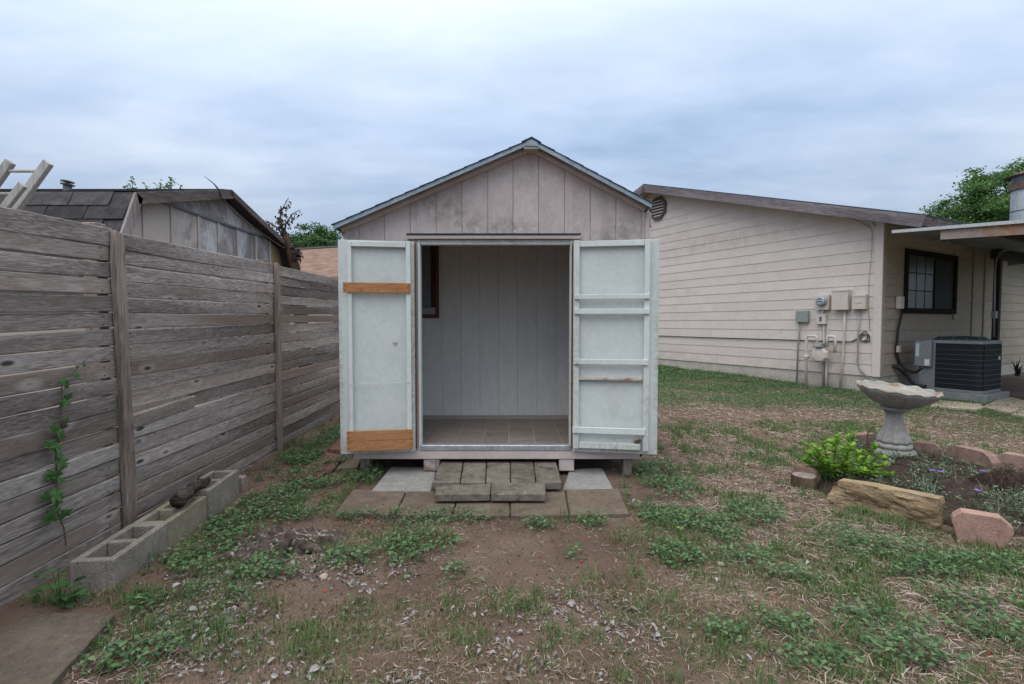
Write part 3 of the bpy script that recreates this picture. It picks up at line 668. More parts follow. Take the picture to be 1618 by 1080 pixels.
for si, (ya, yb, ta, tb) in enumerate(secs):
    ln = yb - ya
    for k in range(20):
        if si > 2 and k > 20: continue
        h = pitch_ - rnd.choice([.005, .006, .008, .010, .014 if si in (1, 2) else .009])
        z0 = ta - (k + .5) * pitch_ + rnd.uniform(-.002, .002); z1 = tb - (k + .5) * pitch_ + rnd.uniform(-.002, .002)
        if k == 0: h *= 1.15; 
        if min(z0, z1) < -.05: continue
        yc = (ya + yb) / 2; a = math.atan2(z1 - z0, ln)
        if si == 1 and k == 11:     # a split plank: only its right part still sits straight
            L1 = .62; Mx = Matrix.Translation((FXX + .014, ya + L1 / 2 + .02, z0 - .018)) @ Matrix.Rotation(R(90), 4, 'Z') @ Matrix.Rotation(-.045, 4, 'Y') @ Matrix.Rotation(.12, 4, 'X') @ Matrix.Diagonal((L1 / 1.85, 1, h / .0925, 1))
            link('plank', PLM[2].copy(), None, fence, Mx).data.materials[0] = m_wood('loose_plank_wood', (.17, .145, .13), (.32, .28, .255), (.48, .44, .41), 'x', .05, grain=54)
            Mx = Matrix.Translation((FXX, yb - (ln - L1) / 2, z1)) @ Matrix.Rotation(R(90), 4, 'Z') @ Matrix.Diagonal(((ln - L1) / 1.85, 1, h / .0925, 1))
            link('plank', PLM[4], GREYW, fence, Mx); continue
        Mx = Matrix.Translation((FXX + rnd.uniform(-.006, .006), yc, (z0 + z1) / 2)) @ Matrix.Rotation(R(90), 4, 'Z') @ Matrix.Rotation(-a, 4, 'Y') @ Matrix.Rotation(rnd.uniform(-.06, .06), 4, 'X') @ Matrix.Diagonal((ln / 1.85, 1, h / .0925, 1))
        link('plank', PLM[rnd.randrange(7)], GREYW, fence, Mx)
def fpost(y, zt, lean, w=.072, x0=FXX + .017, d=.034, zb=-.05):
    m = MB(); n = 10
    pts = []
    for i in range(n + 1):
        t = i / n; z = zb + (zt - zb) * t; o = lean * (1 - t); j = .003 * math.sin(t * 9 + y)
        top_ = .012 if i == n else 0
        pts += [(x0, y - w/2 + o + j + top_, z), (x0 + d, y - w/2 + o + j + top_, z), (x0 + d, y + w/2 + o - j - top_, z - top_), (x0, y + w/2 + o - j - top_, z)]
    fs = [(i*4+k, i*4+(k+1) % 4, (i+1)*4+(k+1) % 4, (i+1)*4+k) for i in range(n) for k in range(4)] + [(3, 2, 1, 0), (n*4, n*4+1, n*4+2, n*4+3)]
    return m.raw(pts, fs).build('post', GREYZ, fence, bevel=.003)
nl_ = MB()
for si, (ya, yb, ta, tb) in enumerate(secs[:3]):
    for k in range(19):
        for yy_ in (ya + .07, ya + .085, yb - .08, (ya + yb) / 2 + .04, (ya + yb) / 2 - .02):
            t_n = (yy_ - ya) / (yb - ya); zc_ = ta + (tb - ta) * t_n - (k + .5) * pitch_
            for o_ in (-.022, .024):
                if rnd.random() < .75: nl_.tube([(FXX + .010, yy_ + rnd.uniform(-.01, .01), zc_ + o_), (FXX + .0165, yy_, zc_ + o_)], .0024, 6)
tag(nl_.build('nail_heads', m_plain('rusty_nail', (.035, .025, .022), .7), fence), kind='stuff')
fpost(2.775, 1.765, .04); fpost(4.65, 1.815, .0, .068); fpost(6.51, 1.83, 0); fpost(8.41, 1.84, 0)
for y in (.93, 2.70, 4.52, 6.45): MB().box(FXX - .10, FXX - .018, y, y + .07, -.05, 1.80 if y < 4 else 1.83).build('rear_post', GREYZ, fence, bevel=.004)

# ------------------------------------------------------------------ concrete blocks by the fence, log, stump
def block_mesh(name, L_, W, H, ragged=0):
    # two-core block: build as a top ring with cores, inner walls and a floor of soil level
    bm = bmesh.new(); t, web = .034, .034
    cl = (L_ - 2 * t - web) / 2
    def ring(x0, x1, y0, y1, z, r=.02):
        pts = []
        for (cx, cy, a0) in ((x1 - r, y1 - r, 0), (x0 + r, y1 - r, 90), (x0 + r, y0 + r, 180), (x1 - r, y0 + r, 270)):
            for k in range(3): a = R(a0 + 45 * k); pts.append((cx + r * math.cos(a), cy + r * math.sin(a), z))
        return pts
    m = MB(); xs = [0, t, t + cl, t + cl + web, L_ - t, L_]
    # walls as thick strips (solid pieces that meet at their ends)
    m.box(0, L_, 0, t, 0, H); m.box(0, L_, W - t, W, 0, H)
    for (a, b) in ((0, t), (t + cl, t + cl + web), (L_ - t, L_)): m.box(a, b, t, W - t, 0, H - .0005)
    return m.mesh(name, .004)
BM = block_mesh('cinder_block', .40, .19, .19)
def cinder(pa, pb, zt, mat, label, L_=None):
    # pa, pb: outer bottom edge ends on the ground, near and far
    d = Vector((pb.x - pa.x, pb.y - pa.y, 0)); ln = d.length; d.normalize(); n = Vector((-d.y, d.x, 0))
    M = Matrix(((d.x, n.x, 0, pa.x), (d.y, n.y, 0, pa.y), (0, 0, 1, zt - .19), (0, 0, 0, 1))) @ Matrix.Diagonal((ln / .40, 1, 1, 1))
    o = link('cinder_block', BM.copy() if BM.users > 0 else BM, mat, None, M); o.data.materials.clear(); o.data.materials.append(mat)
    tag(o, label, 'concrete block', 'concrete blocks along the fence')
    return o
b1 = cinder(Vector((-1.845, 2.235, 0)), Vector((-1.895, 2.66, 0)), .155, BLOCKC, 'plain grey two-hole concrete block nearest the camera')
b2 = cinder(Vector((-1.90, 2.67, 0)), Vector((-1.945, 3.09, 0)), .150, LICHEN, 'concrete block with orange lichen, middle one of the row')
b3 = cinder(Vector((-1.93, 3.10, 0)), Vector((-1.985, 3.53, 0)), .185, BLOCKC, 'concrete block at the far end of the row, under the charred log')
for nm, M0 in (('b1', b1), ('b2', b2), ('b3', b3)):
    W_ = M0.matrix_basis
    s_ = MB().box(.036, .364, .036, .154, .06, .075).build('soil_fill', SOIL, M0, M=Matrix.Identity(4)); s_.parent = M0; s_.matrix_parent_inverse = Matrix.Identity(4)
tag(MB().prism([(0, 0), (.09, 0), (.10, .09), (.055, .125), (0, .12)], 0, .17, 'y', ).build('block_piece', m_surf('pinkish_block', (.27, .21, .18), (.36, .29, .25), 8, .95, .1, .9, 120, .005), None, bevel=.008,
    M=Matrix.Translation((-2.15, 3.56, gz(-2, 3.6) - .01)) @ Matrix.Rotation(R(96), 4, 'Z') @ Matrix.Translation((0, -.17, 0))), 'broken pinkish block piece beyond the row of concrete blocks', 'block piece')
BARK = m_surf('charred_bark', (.025, .022, .02), (.13, .105, .09), 16, .95, .1, 1.0, 40, .015, (1, 1, 3), dirt=(.32, .28, .25), dirt_scale=9, dirt_lo=.58, dirt_hi=.75)
def log_obj():
    m = MB(); a, b = P(279, 788, 2.83), P(327, 775, 3.2); a.z, b.z = .205, .225; pts, rs = [], []
    for i in range(13):
        t = i / 12; p = a.lerp(b, t); p.z += .012 * math.sin(t * 5); p.x += .012 * math.sin(t * 7); pts.append(p); rs.append(.032 * (1 + .22 * math.sin(t * 11) + .18 * math.cos(t * 23)) * (1.15 if i < 2 else 1))
    m.tube(pts, rs, 12); o = m.build('charred_log', BARK, None, smooth=True)
    for v in o.data.vertices: v.co += Vector(v.normal) * .010 * mnoise.noise(Vector(v.co) * 45)
    lp = MB().tube([pts[9] + Vector((0, -.03, 0)), pts[9] + Vector((.02, -.02, .07)), pts[9] + Vector((.05, .05, .075))], [.006, .004, .002], 5).build('twig', BARK, o)
    MB().tube([pts[8], pts[8] + Vector((.05, .02, .03)), pts[11] + Vector((.03, .06, .05))], [.005, .004, .002], 5).build('twig', BARK, o)
    return tag(o, 'charred stick of wood lying on the concrete blocks', 'log')
log_obj()
def stump():
    c = G(448, 862); n, m = 90, 26; vs, fs = [], []
    for j in range(m):
        for k in range(n):
            a = 2 * math.pi * k / n; t = j / (m - 1)
            rr = t * (.26 + .07 * math.sin(3 * a + 1) + .05 * math.sin(7 * a) + .03 * math.sin(13 * a + 2))
            x, y = rr * 1.05 * math.cos(a), rr * .72 * math.sin(a)
            z = .055 * (1 - t ** 3) + .05 * abs(mnoise.noise(Vector((x * 9, y * 14, 3)))) + .03 * mnoise.noise(Vector((x * 22, y * 40, 1))) + .012 * mnoise.noise(Vector((x * 60, y * 90, 1))) - .035 * max(0, t - .8) * 5 * .8
            vs.append((x, y, z))
    for j in range(m - 1):
        for k in range(n): fs.append((j*n+k, j*n+(k+1) % n, (j+1)*n+(k+1) % n, (j+1)*n+k))
    MATS = m_surf('grey_rotten_stump', (.025, .02, .018), (.17, .135, .115), 16, .95, .1, 1.0, 60, .012, (1, 2.4, 1), dirt=(.50, .44, .40), dirt_scale=20, dirt_lo=.55, dirt_hi=.63)
    r_ = thing('tree_stump', 'flat rotten grey tree stump in the dirt left of the pavers', 'stump', (c.x, c.y, gzf(c.x, c.y)), R(12))
    M = WM[r_.name]; MB().raw(vs, fs).build('stump_top', MATS, r_, smooth=True, M=M)
    for (a, l) in ((200, .32), (235, .24), (-40, .25), (10, .2), (160, .25)):
        d = Vector((math.cos(R(a)), math.sin(R(a)) * .8, 0)); s = Vector((-d.y, d.x, 0))
        MB().tube([d * .14 + Vector((0, 0, .03)), d * (.14 + l * .4) + s * .02 + Vector((0, 0, .02)), d * (.14 + l * .75) - s * .01 + Vector((0, 0, .0)), d * (.14 + l) + Vector((0, 0, -.03))], [.035, .026, .018, .008], 8).build('root', MATS, r_, smooth=True, M=M)
stump()

# ------------------------------------------------------------------ neighbour's gambrel barn behind the fence
XB = -3.3
def B(u, v): q = PX(u, v, XB); return (q.y, q.z)
b1_, ap_, b2_ = B(186, 303), B(345, 299), B(441, 387)
ce = B(165, 366); sl = (b1_[1] - ce[1]) / (b1_[0] - ce[0])
e1_ = (b1_[0] - .42, b1_[1] - .95); e2_ = (b2_[0] + .42, b2_[1] - .95)
barn = thing('neighbour_barn', 'old gambrel-roofed barn with peeling panels behind the fence', 'barn', (XB - 1.5, ap_[0], 0))
BPANEL = m_surf('peeling_barn_panel', (.46, .41, .375), (.54, .485, .445), 3, .9, .15, .4, 60, .003, (1, 1, .7), rv=.1, dirt=(.26, .23, .22), dirt_scale=2.6, dirt_lo=.52, dirt_hi=.66, mott=.1)
BCLEAN = m_surf('tan_barn_panel', (.47, .415, .37), (.55, .485, .435), 2, .9, .15, .3, 60, .003, rv=.06, mott=.06)
BWORN = m_surf('white_worn_barn_panel', (.24, .215, .21), (.40, .37, .36), 2, .9, .15, .5, 50, .004, (1, 1, .6), rv=.1, dirt=(.60, .59, .60), dirt_scale=2.3, dirt_lo=.44, dirt_hi=.60)
BYEL = m_surf('bare_yellow_plywood', (.42, .33, .17), (.50, .40, .23), 6, .9, .15, .3, 60, .003, (1, 1, .4))
core = MB().prism([(e1_[0] + .1, -.05), (e2_[0] - .1, -.05), (e2_[0] - .1, e2_[1]), (b2_[0] - .05, b2_[1] - .05), (ap_[0], ap_[1] - .05), (b1_[0] + .05, b1_[1] - .05), (e1_[0] + .1, e1_[1])], XB - 3.2, XB - .03, 'x').build('barn_wall', BCLEAN, barn)
def prof(y):
    pts = [e1_, b1_, ap_, b2_, e2_]
    for (a, b) in zip(pts[:-1], pts[1:]):
        if a[0] <= y <= b[0]: return a[1] + (b[1] - a[1]) * (y - a[0]) / (b[0] - a[0])
    return e1_[1]
seams = [e1_[0] + .11] + [B(u, 400)[0] for u in (190, 228, 272, 314, 345, 375, 404, 426)] + [e2_[0] - .11]
zf0 = B(250, 315)[1] - .02
for i, (a, b) in enumerate(zip(seams[:-1], seams[1:])):
    m_ = [BCLEAN, BCLEAN, BCLEAN, BPANEL, BWORN, BWORN, BWORN, BWORN, BYEL][i]
    zl = lambda y: min(prof(y) - .06, zf0)
    ys = [a + .004, b - .004]
    mid = [y for y in (b1_[0], ap_[0], b2_[0]) if ys[0] < y < ys[1]]
    pl = [ys[0]] + mid + [ys[1]]
    MB().prism([(ys[0], -.05), (ys[1], -.05)] + [(y, zl(y)) for y in pl[::-1]], XB - .029, XB, 'x').build('panel', m_, core, bevel=.002)
    if 0 < i < 9: MB().box(XB - .0, XB + .012, a - .02, a + .02, -.05, zl(a) - .002).build('batten', BCLEAN if i < 4 else BPANEL, core, bevel=.002)
yy = [y for y in [B(250, 316)[0], ap_[0], b2_[0], B(452, 384)[0]]]
su_ = (ap_[1] - b2_[1]) / (b2_[0] - ap_[0]); yR = ap_[0] + (ap_[1] - .06 - zf0 - .012) / su_; sv_ = (ap_[1] - b1_[1]) / (ap_[0] - b1_[0]); yLft = ap_[0] - (ap_[1] - .06 - zf0 - .012) / sv_
gp = [(yLft, zf0 + .012), (yR, zf0 + .012), (ap_[0], ap_[1] - .06)]
yy = [yLft + .1, 0, 0, yR - .02]
MB().prism(gp, XB - .029, XB + .002, 'x').build('gable_panel', BWORN, core)
MB().box(XB + .0005, XB + .022, yy[0] - .1, yy[3] + .02, zf0 - .006, zf0 + .016).build('flashing', m_plain('dark_grey_flashing', (.16, .165, .18), .6), core)
BTRIM = m_wood('dark_weathered_trim', (.055, .043, .042), (.115, .09, .085), (.21, .175, .165), 'y', .1, knots=False)
BTRIM2 = m_wood('grey_rake_trim', (.16, .14, .135), (.30, .265, .255), (.44, .40, .385), 'z', .1, knots=False)
def broof(a, c, name, trim, tw, tmat):
    d = Vector((0, c[0] - a[0], c[1] - a[1])); ln = d.length; d.normalize(); n = d.cross(Vector((1, 0, 0)));
    if n.z < 0: n = -n
    M = Matrix(((1, 0, 0, XB), (0, d.y, n.y, a[0]), (0, d.z, n.z, a[1]), (0, 0, 0, 1)))
    o = MB().box(-3.3, .13, 0, ln, -.035, -.006, M).build(name, SHINGB, barn)
    MB().box(.131, .155, .0, ln, -tw, .0, M).build('rake_trim', tmat, o, bevel=.003)
    return o, M, ln
lo, MLo, lnl = broof(b1_, e1_, 'lower_roof', 1, .09, BTRIM2)
up, MUp, lnu = broof(ap_, b1_, 'upper_roof', 1, .10, BTRIM); up2, MU2, ln2 = broof(ap_, b2_, 'upper_roof', 1, .07, BTRIM); lo2, ML2, ln3 = broof(b2_, e2_, 'lower_roof', 1, .07, BTRIM)
for rw in range(6):
    x = .13 - (0 if rw % 2 else .16)
    while x > -3.2:
        w = min(.335 * rnd.uniform(.97, 1.03), x + 3.29); y0 = rw * .135 - .004
        xx = min(x, .13)
        MB().hexa([(xx - w + .004, y0, -.003), (xx - .004, y0, -.003), (xx - .004, y0 + .142, .004), (xx - w + .004, y0 + .142, .004), (xx - w + .004, y0, .002), (xx - .004, y0, .002), (xx - .004, y0 + .142, .011), (xx - w + .004, y0 + .142, .011)], MLo).build('shingle', SHINGB, lo, bevel=.001)
        x -= w
for rw in range(9):
    for (o_, M_, l_) in ((up, MUp, lnu), (up2, MU2, ln2)):
        y0 = rw * .14
        if y0 + .14 > l_: continue
        MB().hexa([(-3.28, y0, -.005), (.13, y0, -.005), (.13, y0 + .15, .003), (-3.28, y0 + .15, .003), (-3.28, y0, -.001), (.13, y0, -.001), (.13, y0 + .15, .009), (-3.28, y0 + .15, .009)], M_).build('shingle_course', SHINGB, o_)
# roof vent pipe
vp = P(107, 300, 4.5); vz = prof(4.5)
v_ = MB(); v_.tube([(vp.x, 4.5, vz - .05), (vp.x, 4.5, P(107, 291.5, 4.5).z)], .033, 12)
vo_ = v_.build('vent_pipe', m_plain('grey_vent_metal', (.17, .165, .175), .6, .3), None); zt = P(107, 291.5, 4.5).z
for k, r_ in ((0, .052), (1, .05)):
    MB().lathe([(.02, 0), (r_, 0), (r_, .010), (.02, .018)], 16, Matrix.Translation((vp.x, 4.5, zt - .004 + k * .026)) @ Matrix.Rotation(R(8), 4, 'Y')).build('vent_cap', m_plain('dark_vent_cap', (.10, .095, .10), .6, .3), vo_)
tag(vo_, 'small capped vent pipe rising from the barn roof', 'vent pipe')
# ladder leaning beyond the fence
lad = thing('ladder', 'old grey wooden ladder rails sticking up above the fence', 'ladder', (-5.0, 3.3, 0))
LADW = m_wood('pale_grey_ladder_wood', (.28, .27, .255), (.40, .39, .37), (.52, .51, .485), 'z', .1, knots=False)
def board_px(a, b, Y, w, t, mat, nm, par, ext=0):
    p, q = P(a[0], a[1], Y), P(b[0], b[1], Y); d = (p - q).normalized(); q = q - d * ext; ln = (p - q).length
    s = Vector((0, -1, 0)); n = d.cross(s).normalized()
    M = Matrix(((n.x, s.x, d.x, q.x), (n.y, s.y, d.y, q.y), (n.z, s.z, d.z, q.z), (0, 0, 0, 1)))
    return MB().box(-w / 2, w / 2, -t / 2, t / 2, 0, ln, M).build(nm, mat, par, bevel=.004)
board_px((77, 256), (20, 335), 3.3, .058, .035, LADW, 'rail', lad, 2.0); board_px((17, 255), (-40, 335), 3.3, .058, .035, LADW, 'rail', lad, 2.0)
for (u0, u1, v) in ((5, 57, 270), (-30, 20, 306), (-60, -8, 345)):
    p, q = P(u0, v, 3.3), P(u1, v, 3.3); MB().tube([p, q], .011, 8).build('rung', LADW, lad)
p_ = board_px((37, 291), (-12, 352), 3.22, .05, .03, LADW, 'loose_board', None, 1.9); tag(p_, 'loose grey board standing beside the ladder above the fence', 'board')

# ------------------------------------------------------------------ trees, far roof
LEAF1 = m_leaf('oak_leaves', [(.05, .11, .034), (.085, .175, .052), (.13, .25, .075), (.18, .31, .10)], .5, .4)
LEAF2 = m_leaf('dark_tree_leaves', [(.035, .09, .03), (.055, .13, .04), (.085, .18, .055), (.12, .22, .075)], .5, .35)
TRUNK = m_surf('tree_bark', (.06, .045, .035), (.14, .11, .09), 14, .95, .1, 1, 50, .02, (1, 1, .3))
def crown(c, rad, ncl, per, ls, seed, spread=.16, low=-.45):
    g = np.random.default_rng(seed); cs = []
    while len(cs) < ncl:
        d = g.normal(size=3); d /= np.linalg.norm(d); r = g.uniform(.45, 1) ** .6
        if d[2] < low: continue
        k = .78 + .40 * mnoise.noise(Vector(d) * 2.4 + Vector((seed, 0, 0))) + .18 * mnoise.noise(Vector(d) * 6)
        cs.append(np.array(c) + d * np.array(rad) * r * k)
    cs = np.array(cs); sz_ = g.uniform(.6, 1.3, ncl)
    pos = np.repeat(cs, per, 0) + g.normal(size=(ncl * per, 3)) * (np.array(rad) * spread)[None] * np.repeat(sz_, per)[:, None] * np.array([1, 1, .6])
    n = len(pos)
    return cs, leaves(pos, g.uniform(0, 6.28, n), g.uniform(-.9, .6, n), g.normal(0, .7, n), g.uniform(.7, 1.3, n) * ls, g.uniform(.5, .8, n) * ls, .15, .1)
def tree(name, label, base, c, rad, ncl, per, ls, seed, mat, tr=.22, spread=.16, low=-.45):
    t = thing(name, label, 'tree', base); cs, vf = crown(c, rad, ncl, per, ls, seed, spread, low)
    nptri('crown', vf[0], vf[1], mat, t)
    m = MB(); b = Vector(base); cc = Vector(c)
    m.tube([b, b.lerp(cc, .4) + Vector((.1, 0, 0)), b.lerp(cc, .8), cc + Vector((0, 0, rad[2] * .3))], [tr, tr * .8, tr * .55, tr * .2], 10)
    for k in range(0, ncl, max(1, ncl // 26)):
        q = Vector(cs[k]); s0 = b.lerp(cc, .55 + .3 * ((k * 7) % 10) / 10); m.tube([s0, s0.lerp(q, .5) + Vector((0, 0, .15)), q], [tr * .3, tr * .2, tr * .06], 6)
    m.build('trunk', TRUNK, t)
    return t
tc_ = P(1616, 338, 22.0); tree('oak_tree', 'large leafy green tree rising behind the house roof', (tc_.x, 22, .1), tuple(tc_), (3.9, 3.4, 2.55), 300, 120, .12, 3, LEAF1, .3, .062)
tc_ = P(503, 412, 26.0); tree('round_tree', 'round green tree behind the brown neighbour roof', (tc_.x, 26, .1), tuple(tc_), (2.15, 2.2, 2.05), 260, 110, .12, 8, LEAF2, .25, .09)
tc_ = P(246, 345, 12.0)
t3 = thing('sapling', 'thin leafy treetop sprigs showing above the barn roof', 'tree', (tc_.x, 12, .1)); g_ = np.random.default_rng(4); m = MB(); ps, yw = [], []
for (u, v) in ((207, 278), (205, 288), (231, 292), (248, 290), (254, 288), (262, 289), (271, 281), (268, 288), (286, 291), (200, 292)):
    q = P(u, v, 12.0); b0 = Vector((tc_.x + (q.x - tc_.x) * .6, 12, 3.0)); m.tube([(tc_.x, 12, .1) if u == 248 else b0, b0, q], [.04, .02, .005], 5)
    for k in range(34):
        t = g_.uniform(0, 1); pp = q.lerp(b0, t * .35); ps.append([pp.x + g_.normal(0, .035), pp.y + g_.normal(0, .035), pp.z + g_.normal(0, .03)])
ps = np.array(ps); n = len(ps); vf = leaves(ps, g_.uniform(0, 6.28, n), g_.uniform(-.5, .8, n), g_.normal(0, .6, n), g_.uniform(.05, .1, n), g_.uniform(.035, .06, n)); nptri('crown', vf[0], vf[1], LEAF1, t3); m.build('trunk', TRUNK, t3)
# low house roof far behind the fence
def far_roof():
    m, nt, b = base_mat('brown_far_shingles', .95, .1); v = coords(nt, shift=False, rot=(0, 0, 0)); N, L = nt.nodes, nt.links
    br = N.new('ShaderNodeTexBrick'); br.inputs['Scale'].default_value = 1; br.inputs['Brick Width'].default_value = .33; br.inputs['Row Height'].default_value = .14; br.inputs['Mortar Size'].default_value = .008
    br.inputs['Color1'].default_value = c4((.25, .165, .125)); br.inputs['Color2'].default_value = c4((.17, .11, .085)); br.inputs['Mortar'].default_value = c4((.13, .08, .06)); br.inputs['Bias'].default_value = -.1
    L.new(v, br.inputs['Vector']); nn = noise_n(nt, v, 3, 5, .6); L.new(mix(nt, val(nt, nn, .45, .7), br.outputs[0], (.30, .205, .155)), b.inputs['Base Color'])
    ra, rb = P(440, 395.5, 19.0), P(640, 421, 17.2); ea = P(400, 468, 15.0); d = (rb - ra)
    h = thing('far_house', 'low brown-shingled house roof seen over the fence', 'house', ((ra.x + rb.x) / 2, 17, 0)); ax = d.copy(); ax.z = 0; ax.normalize(); ra = ra - ax * 3
    n = Vector((ax.y, -ax.x, 0)) ;
    if n.y > 0: n = -n
    ln = 11.0; run = 4.0; fall = 1.55
    dn = Vector((n.x * run, n.y * run, -fall)); sl = dn.length; dn.normalize(); up_ = ax.cross(dn); up_ = up_ if up_.z > 0 else -up_
    M = Matrix(((ax.x, dn.x, up_.x, ra.x), (ax.y, dn.y, up_.y, ra.y), (ax.z, dn.z, up_.z, ra.z), (0, 0, 0, 1)))
    r_ = link('roof', MB().box(0, ln, 0, sl, -.06, 0).mesh('roof'), m, h, M)
    dn2 = Vector((-n.x * run, -n.y * run, -fall)).normalized(); up2_ = ax.cross(dn2); up2_ = up2_ if up2_.z > 0 else -up2_
    M2 = Matrix(((ax.x, dn2.x, up2_.x, ra.x), (ax.y, dn2.y, up2_.y, ra.y), (ax.z, dn2.z, up2_.z, ra.z - .003), (0, 0, 0, 1)))
    link('roof', MB().box(0, ln, 0, sl, -.06, 0).mesh('roof'), m, h, M2)
    link('ridge_cap', MB().box(0, ln, -.12, .12, .0, .03).mesh('ridge_cap'), SHINGB, r_, M)
    c0 = ra + n * (run - .4); c1 = ra - n * (run - .4)
    w = MB(); q = [c0, c0 + ax * ln, c1 + ax * ln, c1]; w.hexa([(p.x, p.y, -.1) for p in q] + [(p.x, p.y, ra.z - fall + .05) for p in q]); w.build('wall', BCLEAN, h)
far_roof()
# dead ivy trunk with brown leaves at the barn corner
def dead_vine():
    Yd = 6.9; g = np.random.default_rng(6); t = thing('dead_tree', 'leaning dead trunk with brown shrivelled ivy at the barn corner', 'dead tree', (P(476, 470, Yd).x, Yd, .08))
    b = [P(476, 470, Yd), P(466, 420, Yd), P(455, 385, Yd), P(449, 368, Yd)]; b[0].z = .05
    MB().tube([(b[0].x + .1, Yd, .03), b[0] + Vector((0, 0, 1.2)), b[1], b[2], b[3]], [.10, .09, .068, .05, .03], 12).build('trunk', m_surf('brown_dead_bark', (.05, .03, .022), (.16, .105, .07), 10, .95, .1, 1, 45, .02, (1, 1, .3), dirt=(.26, .17, .05), dirt_scale=5, dirt_lo=.58, dirt_hi=.72), t, smooth=True)
    tw = MB(); br = [[(450, 372), (441, 352), (446, 330), (456, 312)], [(449, 370), (452, 352), (462, 338), (474, 331)], [(449, 372), (436, 358), (424, 350), (419, 348)], [(452, 380), (470, 397), (468, 404)], [(448, 368), (443, 345), (444, 325)]]
    ps = []
    for bb in br:
        pts = [P(u, v, Yd - .03) for u, v in bb]; tw.tube(pts, [.016, .011, .008, .004][:len(pts)] if len(pts) > 1 else .01, 5)
        for k in range(38):
            i = g.integers(0, len(pts) - 1); q = pts[i].lerp(pts[i + 1], float(g.uniform())); ps.append([q.x + g.normal(0, .02), q.y + g.normal(0, .04), q.z - abs(g.normal(0, .05))])
    for k in range(70): q = P(469, 401, Yd - .1); ps.append([q.x + g.normal(0, .03), q.y, q.z + g.normal(0, .055)])
    tw.build('twigs', TRUNK, t); ps = np.array(ps); n = len(ps)
    vf = leaves(ps, g.uniform(0, 6.28, n), g.uniform(-1.4, -.4, n), g.normal(0, .8, n), g.uniform(.03, .07, n), g.uniform(.02, .04, n), .5, .3)
    nptri('dead_leaves', vf[0], vf[1], m_leaf('brown_dead_leaves', [(.045, .03, .023), (.085, .055, .042), (.14, .09, .066)], .8, .1), t)
dead_vine()
tag(MB().tube([P(349, 312, 5.2), P(346, 300, 5.15), P(338, 290, 5.1), P(323, 278, 5.1)], [.014, .010, .006, .002], 5).build('bare_twig', TRUNK, None), 'bare thin twig curling up at the barn roof peak', 'twig')
tw_ = MB(); tw_.tube([PX(350, 312, XB + .2), PX(375, 340, XB + .2), PX(400, 358, XB + .2), PX(430, 380, XB + .2), PX(449, 392, XB + .2)], .009, 5); tag(tw_.build('bare_vine', TRUNK, None), 'thin bare vine running down the right edge of the barn roof', 'vine')

# ------------------------------------------------------------------ house on the right
HA = math.atan2(.491, .871)
HC = P(1388, 600, 8.65); HC.z = 0
HM = Matrix.Translation(HC) @ Matrix.Rotation(HA, 4, 'Z'); HMI = HM.inverted()
def hx(u, v, X):     # sight line meets the plane local X = const: (y, z)
    d = HMI.to_3x3() @ ray(u, v); o = HMI @ Vector((0, 0, CAMH)); t = (X - o.x) / d.x; q = o + d * t; return q.y, q.z
def hy(u, v, Y):     # plane local Y = const: (x, z)
    d = HMI.to_3x3() @ ray(u, v); o = HMI @ Vector((0, 0, CAMH)); t = (Y - o.y) / d.y; q = o + d * t; return q.x, q.z
house = thing('house', 'beige lap-sided house with weathered brown fascia on the right', 'house', tuple(HC), HA)
SIDE = m_surf('beige_siding_paint', (.61, .538, .495), (.675, .60, .555), 2.2, .7, .3, .22, 60, .002, rv=.03, dirt=(.42, .37, .33), dirt_scale=1.6, dirt_lo=.55, dirt_hi=.95, mott=.08)
SIDE_SHADE = m_surf('shaded_siding_paint', (.36, .30, .24), (.42, .35, .28), 2.2, .7, .3, .22, 60, .002, rv=.03)  # beige siding darkened: shade of eave and patio cover put into the colour
HTRIM = m_surf('beige_trim_paint', (.61, .54, .50), (.67, .595, .555), 4, .7, .3, .15, 60, .002, mott=.05)
FASC = m_wood('weathered_brown_fascia', (.10, .085, .092), (.18, .155, .165), (.30, .27, .28), 'y', .05, knots=False)
FASCX = m_wood('weathered_brown_eave', (.085, .062, .062), (.145, .108, .108), (.23, .185, .18), 'x', .05, knots=False)
CONC = m_surf('pale_foundation', (.42, .385, .34), (.54, .50, .45), 4, .95, .1, .7, 40, .006, dirt=(.24, .20, .16), dirt_scale=2.5, dirt_lo=.58, dirt_hi=.8)
XO = -.36
pk_y, pk_z = hx(1018, 290.5, XO); r_y, r_z = hx(1400, 332, XO); SL = (pk_z - r_z) / (pk_y - r_y)
en_y, _ = hx(1464, 350, XO)
rake = lambda y: pk_z - SL * abs(y - pk_y)
HL = 2 * pk_y                                   # depth of the house
zs0 = hx(1377, 594, 0)[1]; EXPO = .2035
FAS_H = .20
def built(mb, name, mat, parent, **k): return mb.build(name, mat, parent, M=HM, **k)
fnd = MB().box(.012, 9.0, .012, HL, -.3, zs0 + .01); foundation = built(fnd, 'foundation', CONC, house)
EZ = rake(0) - .05                               # wall plate height
w1 = built(MB().prism([(.02, zs0 + .01), (HL - .02, zs0 + .01), (HL - .02, EZ), (pk_y, rake(pk_y) - .13), (.02, EZ)], .02, .12, 'x'), 'gable_wall', SIDE, house)
k = 0; z = zs0
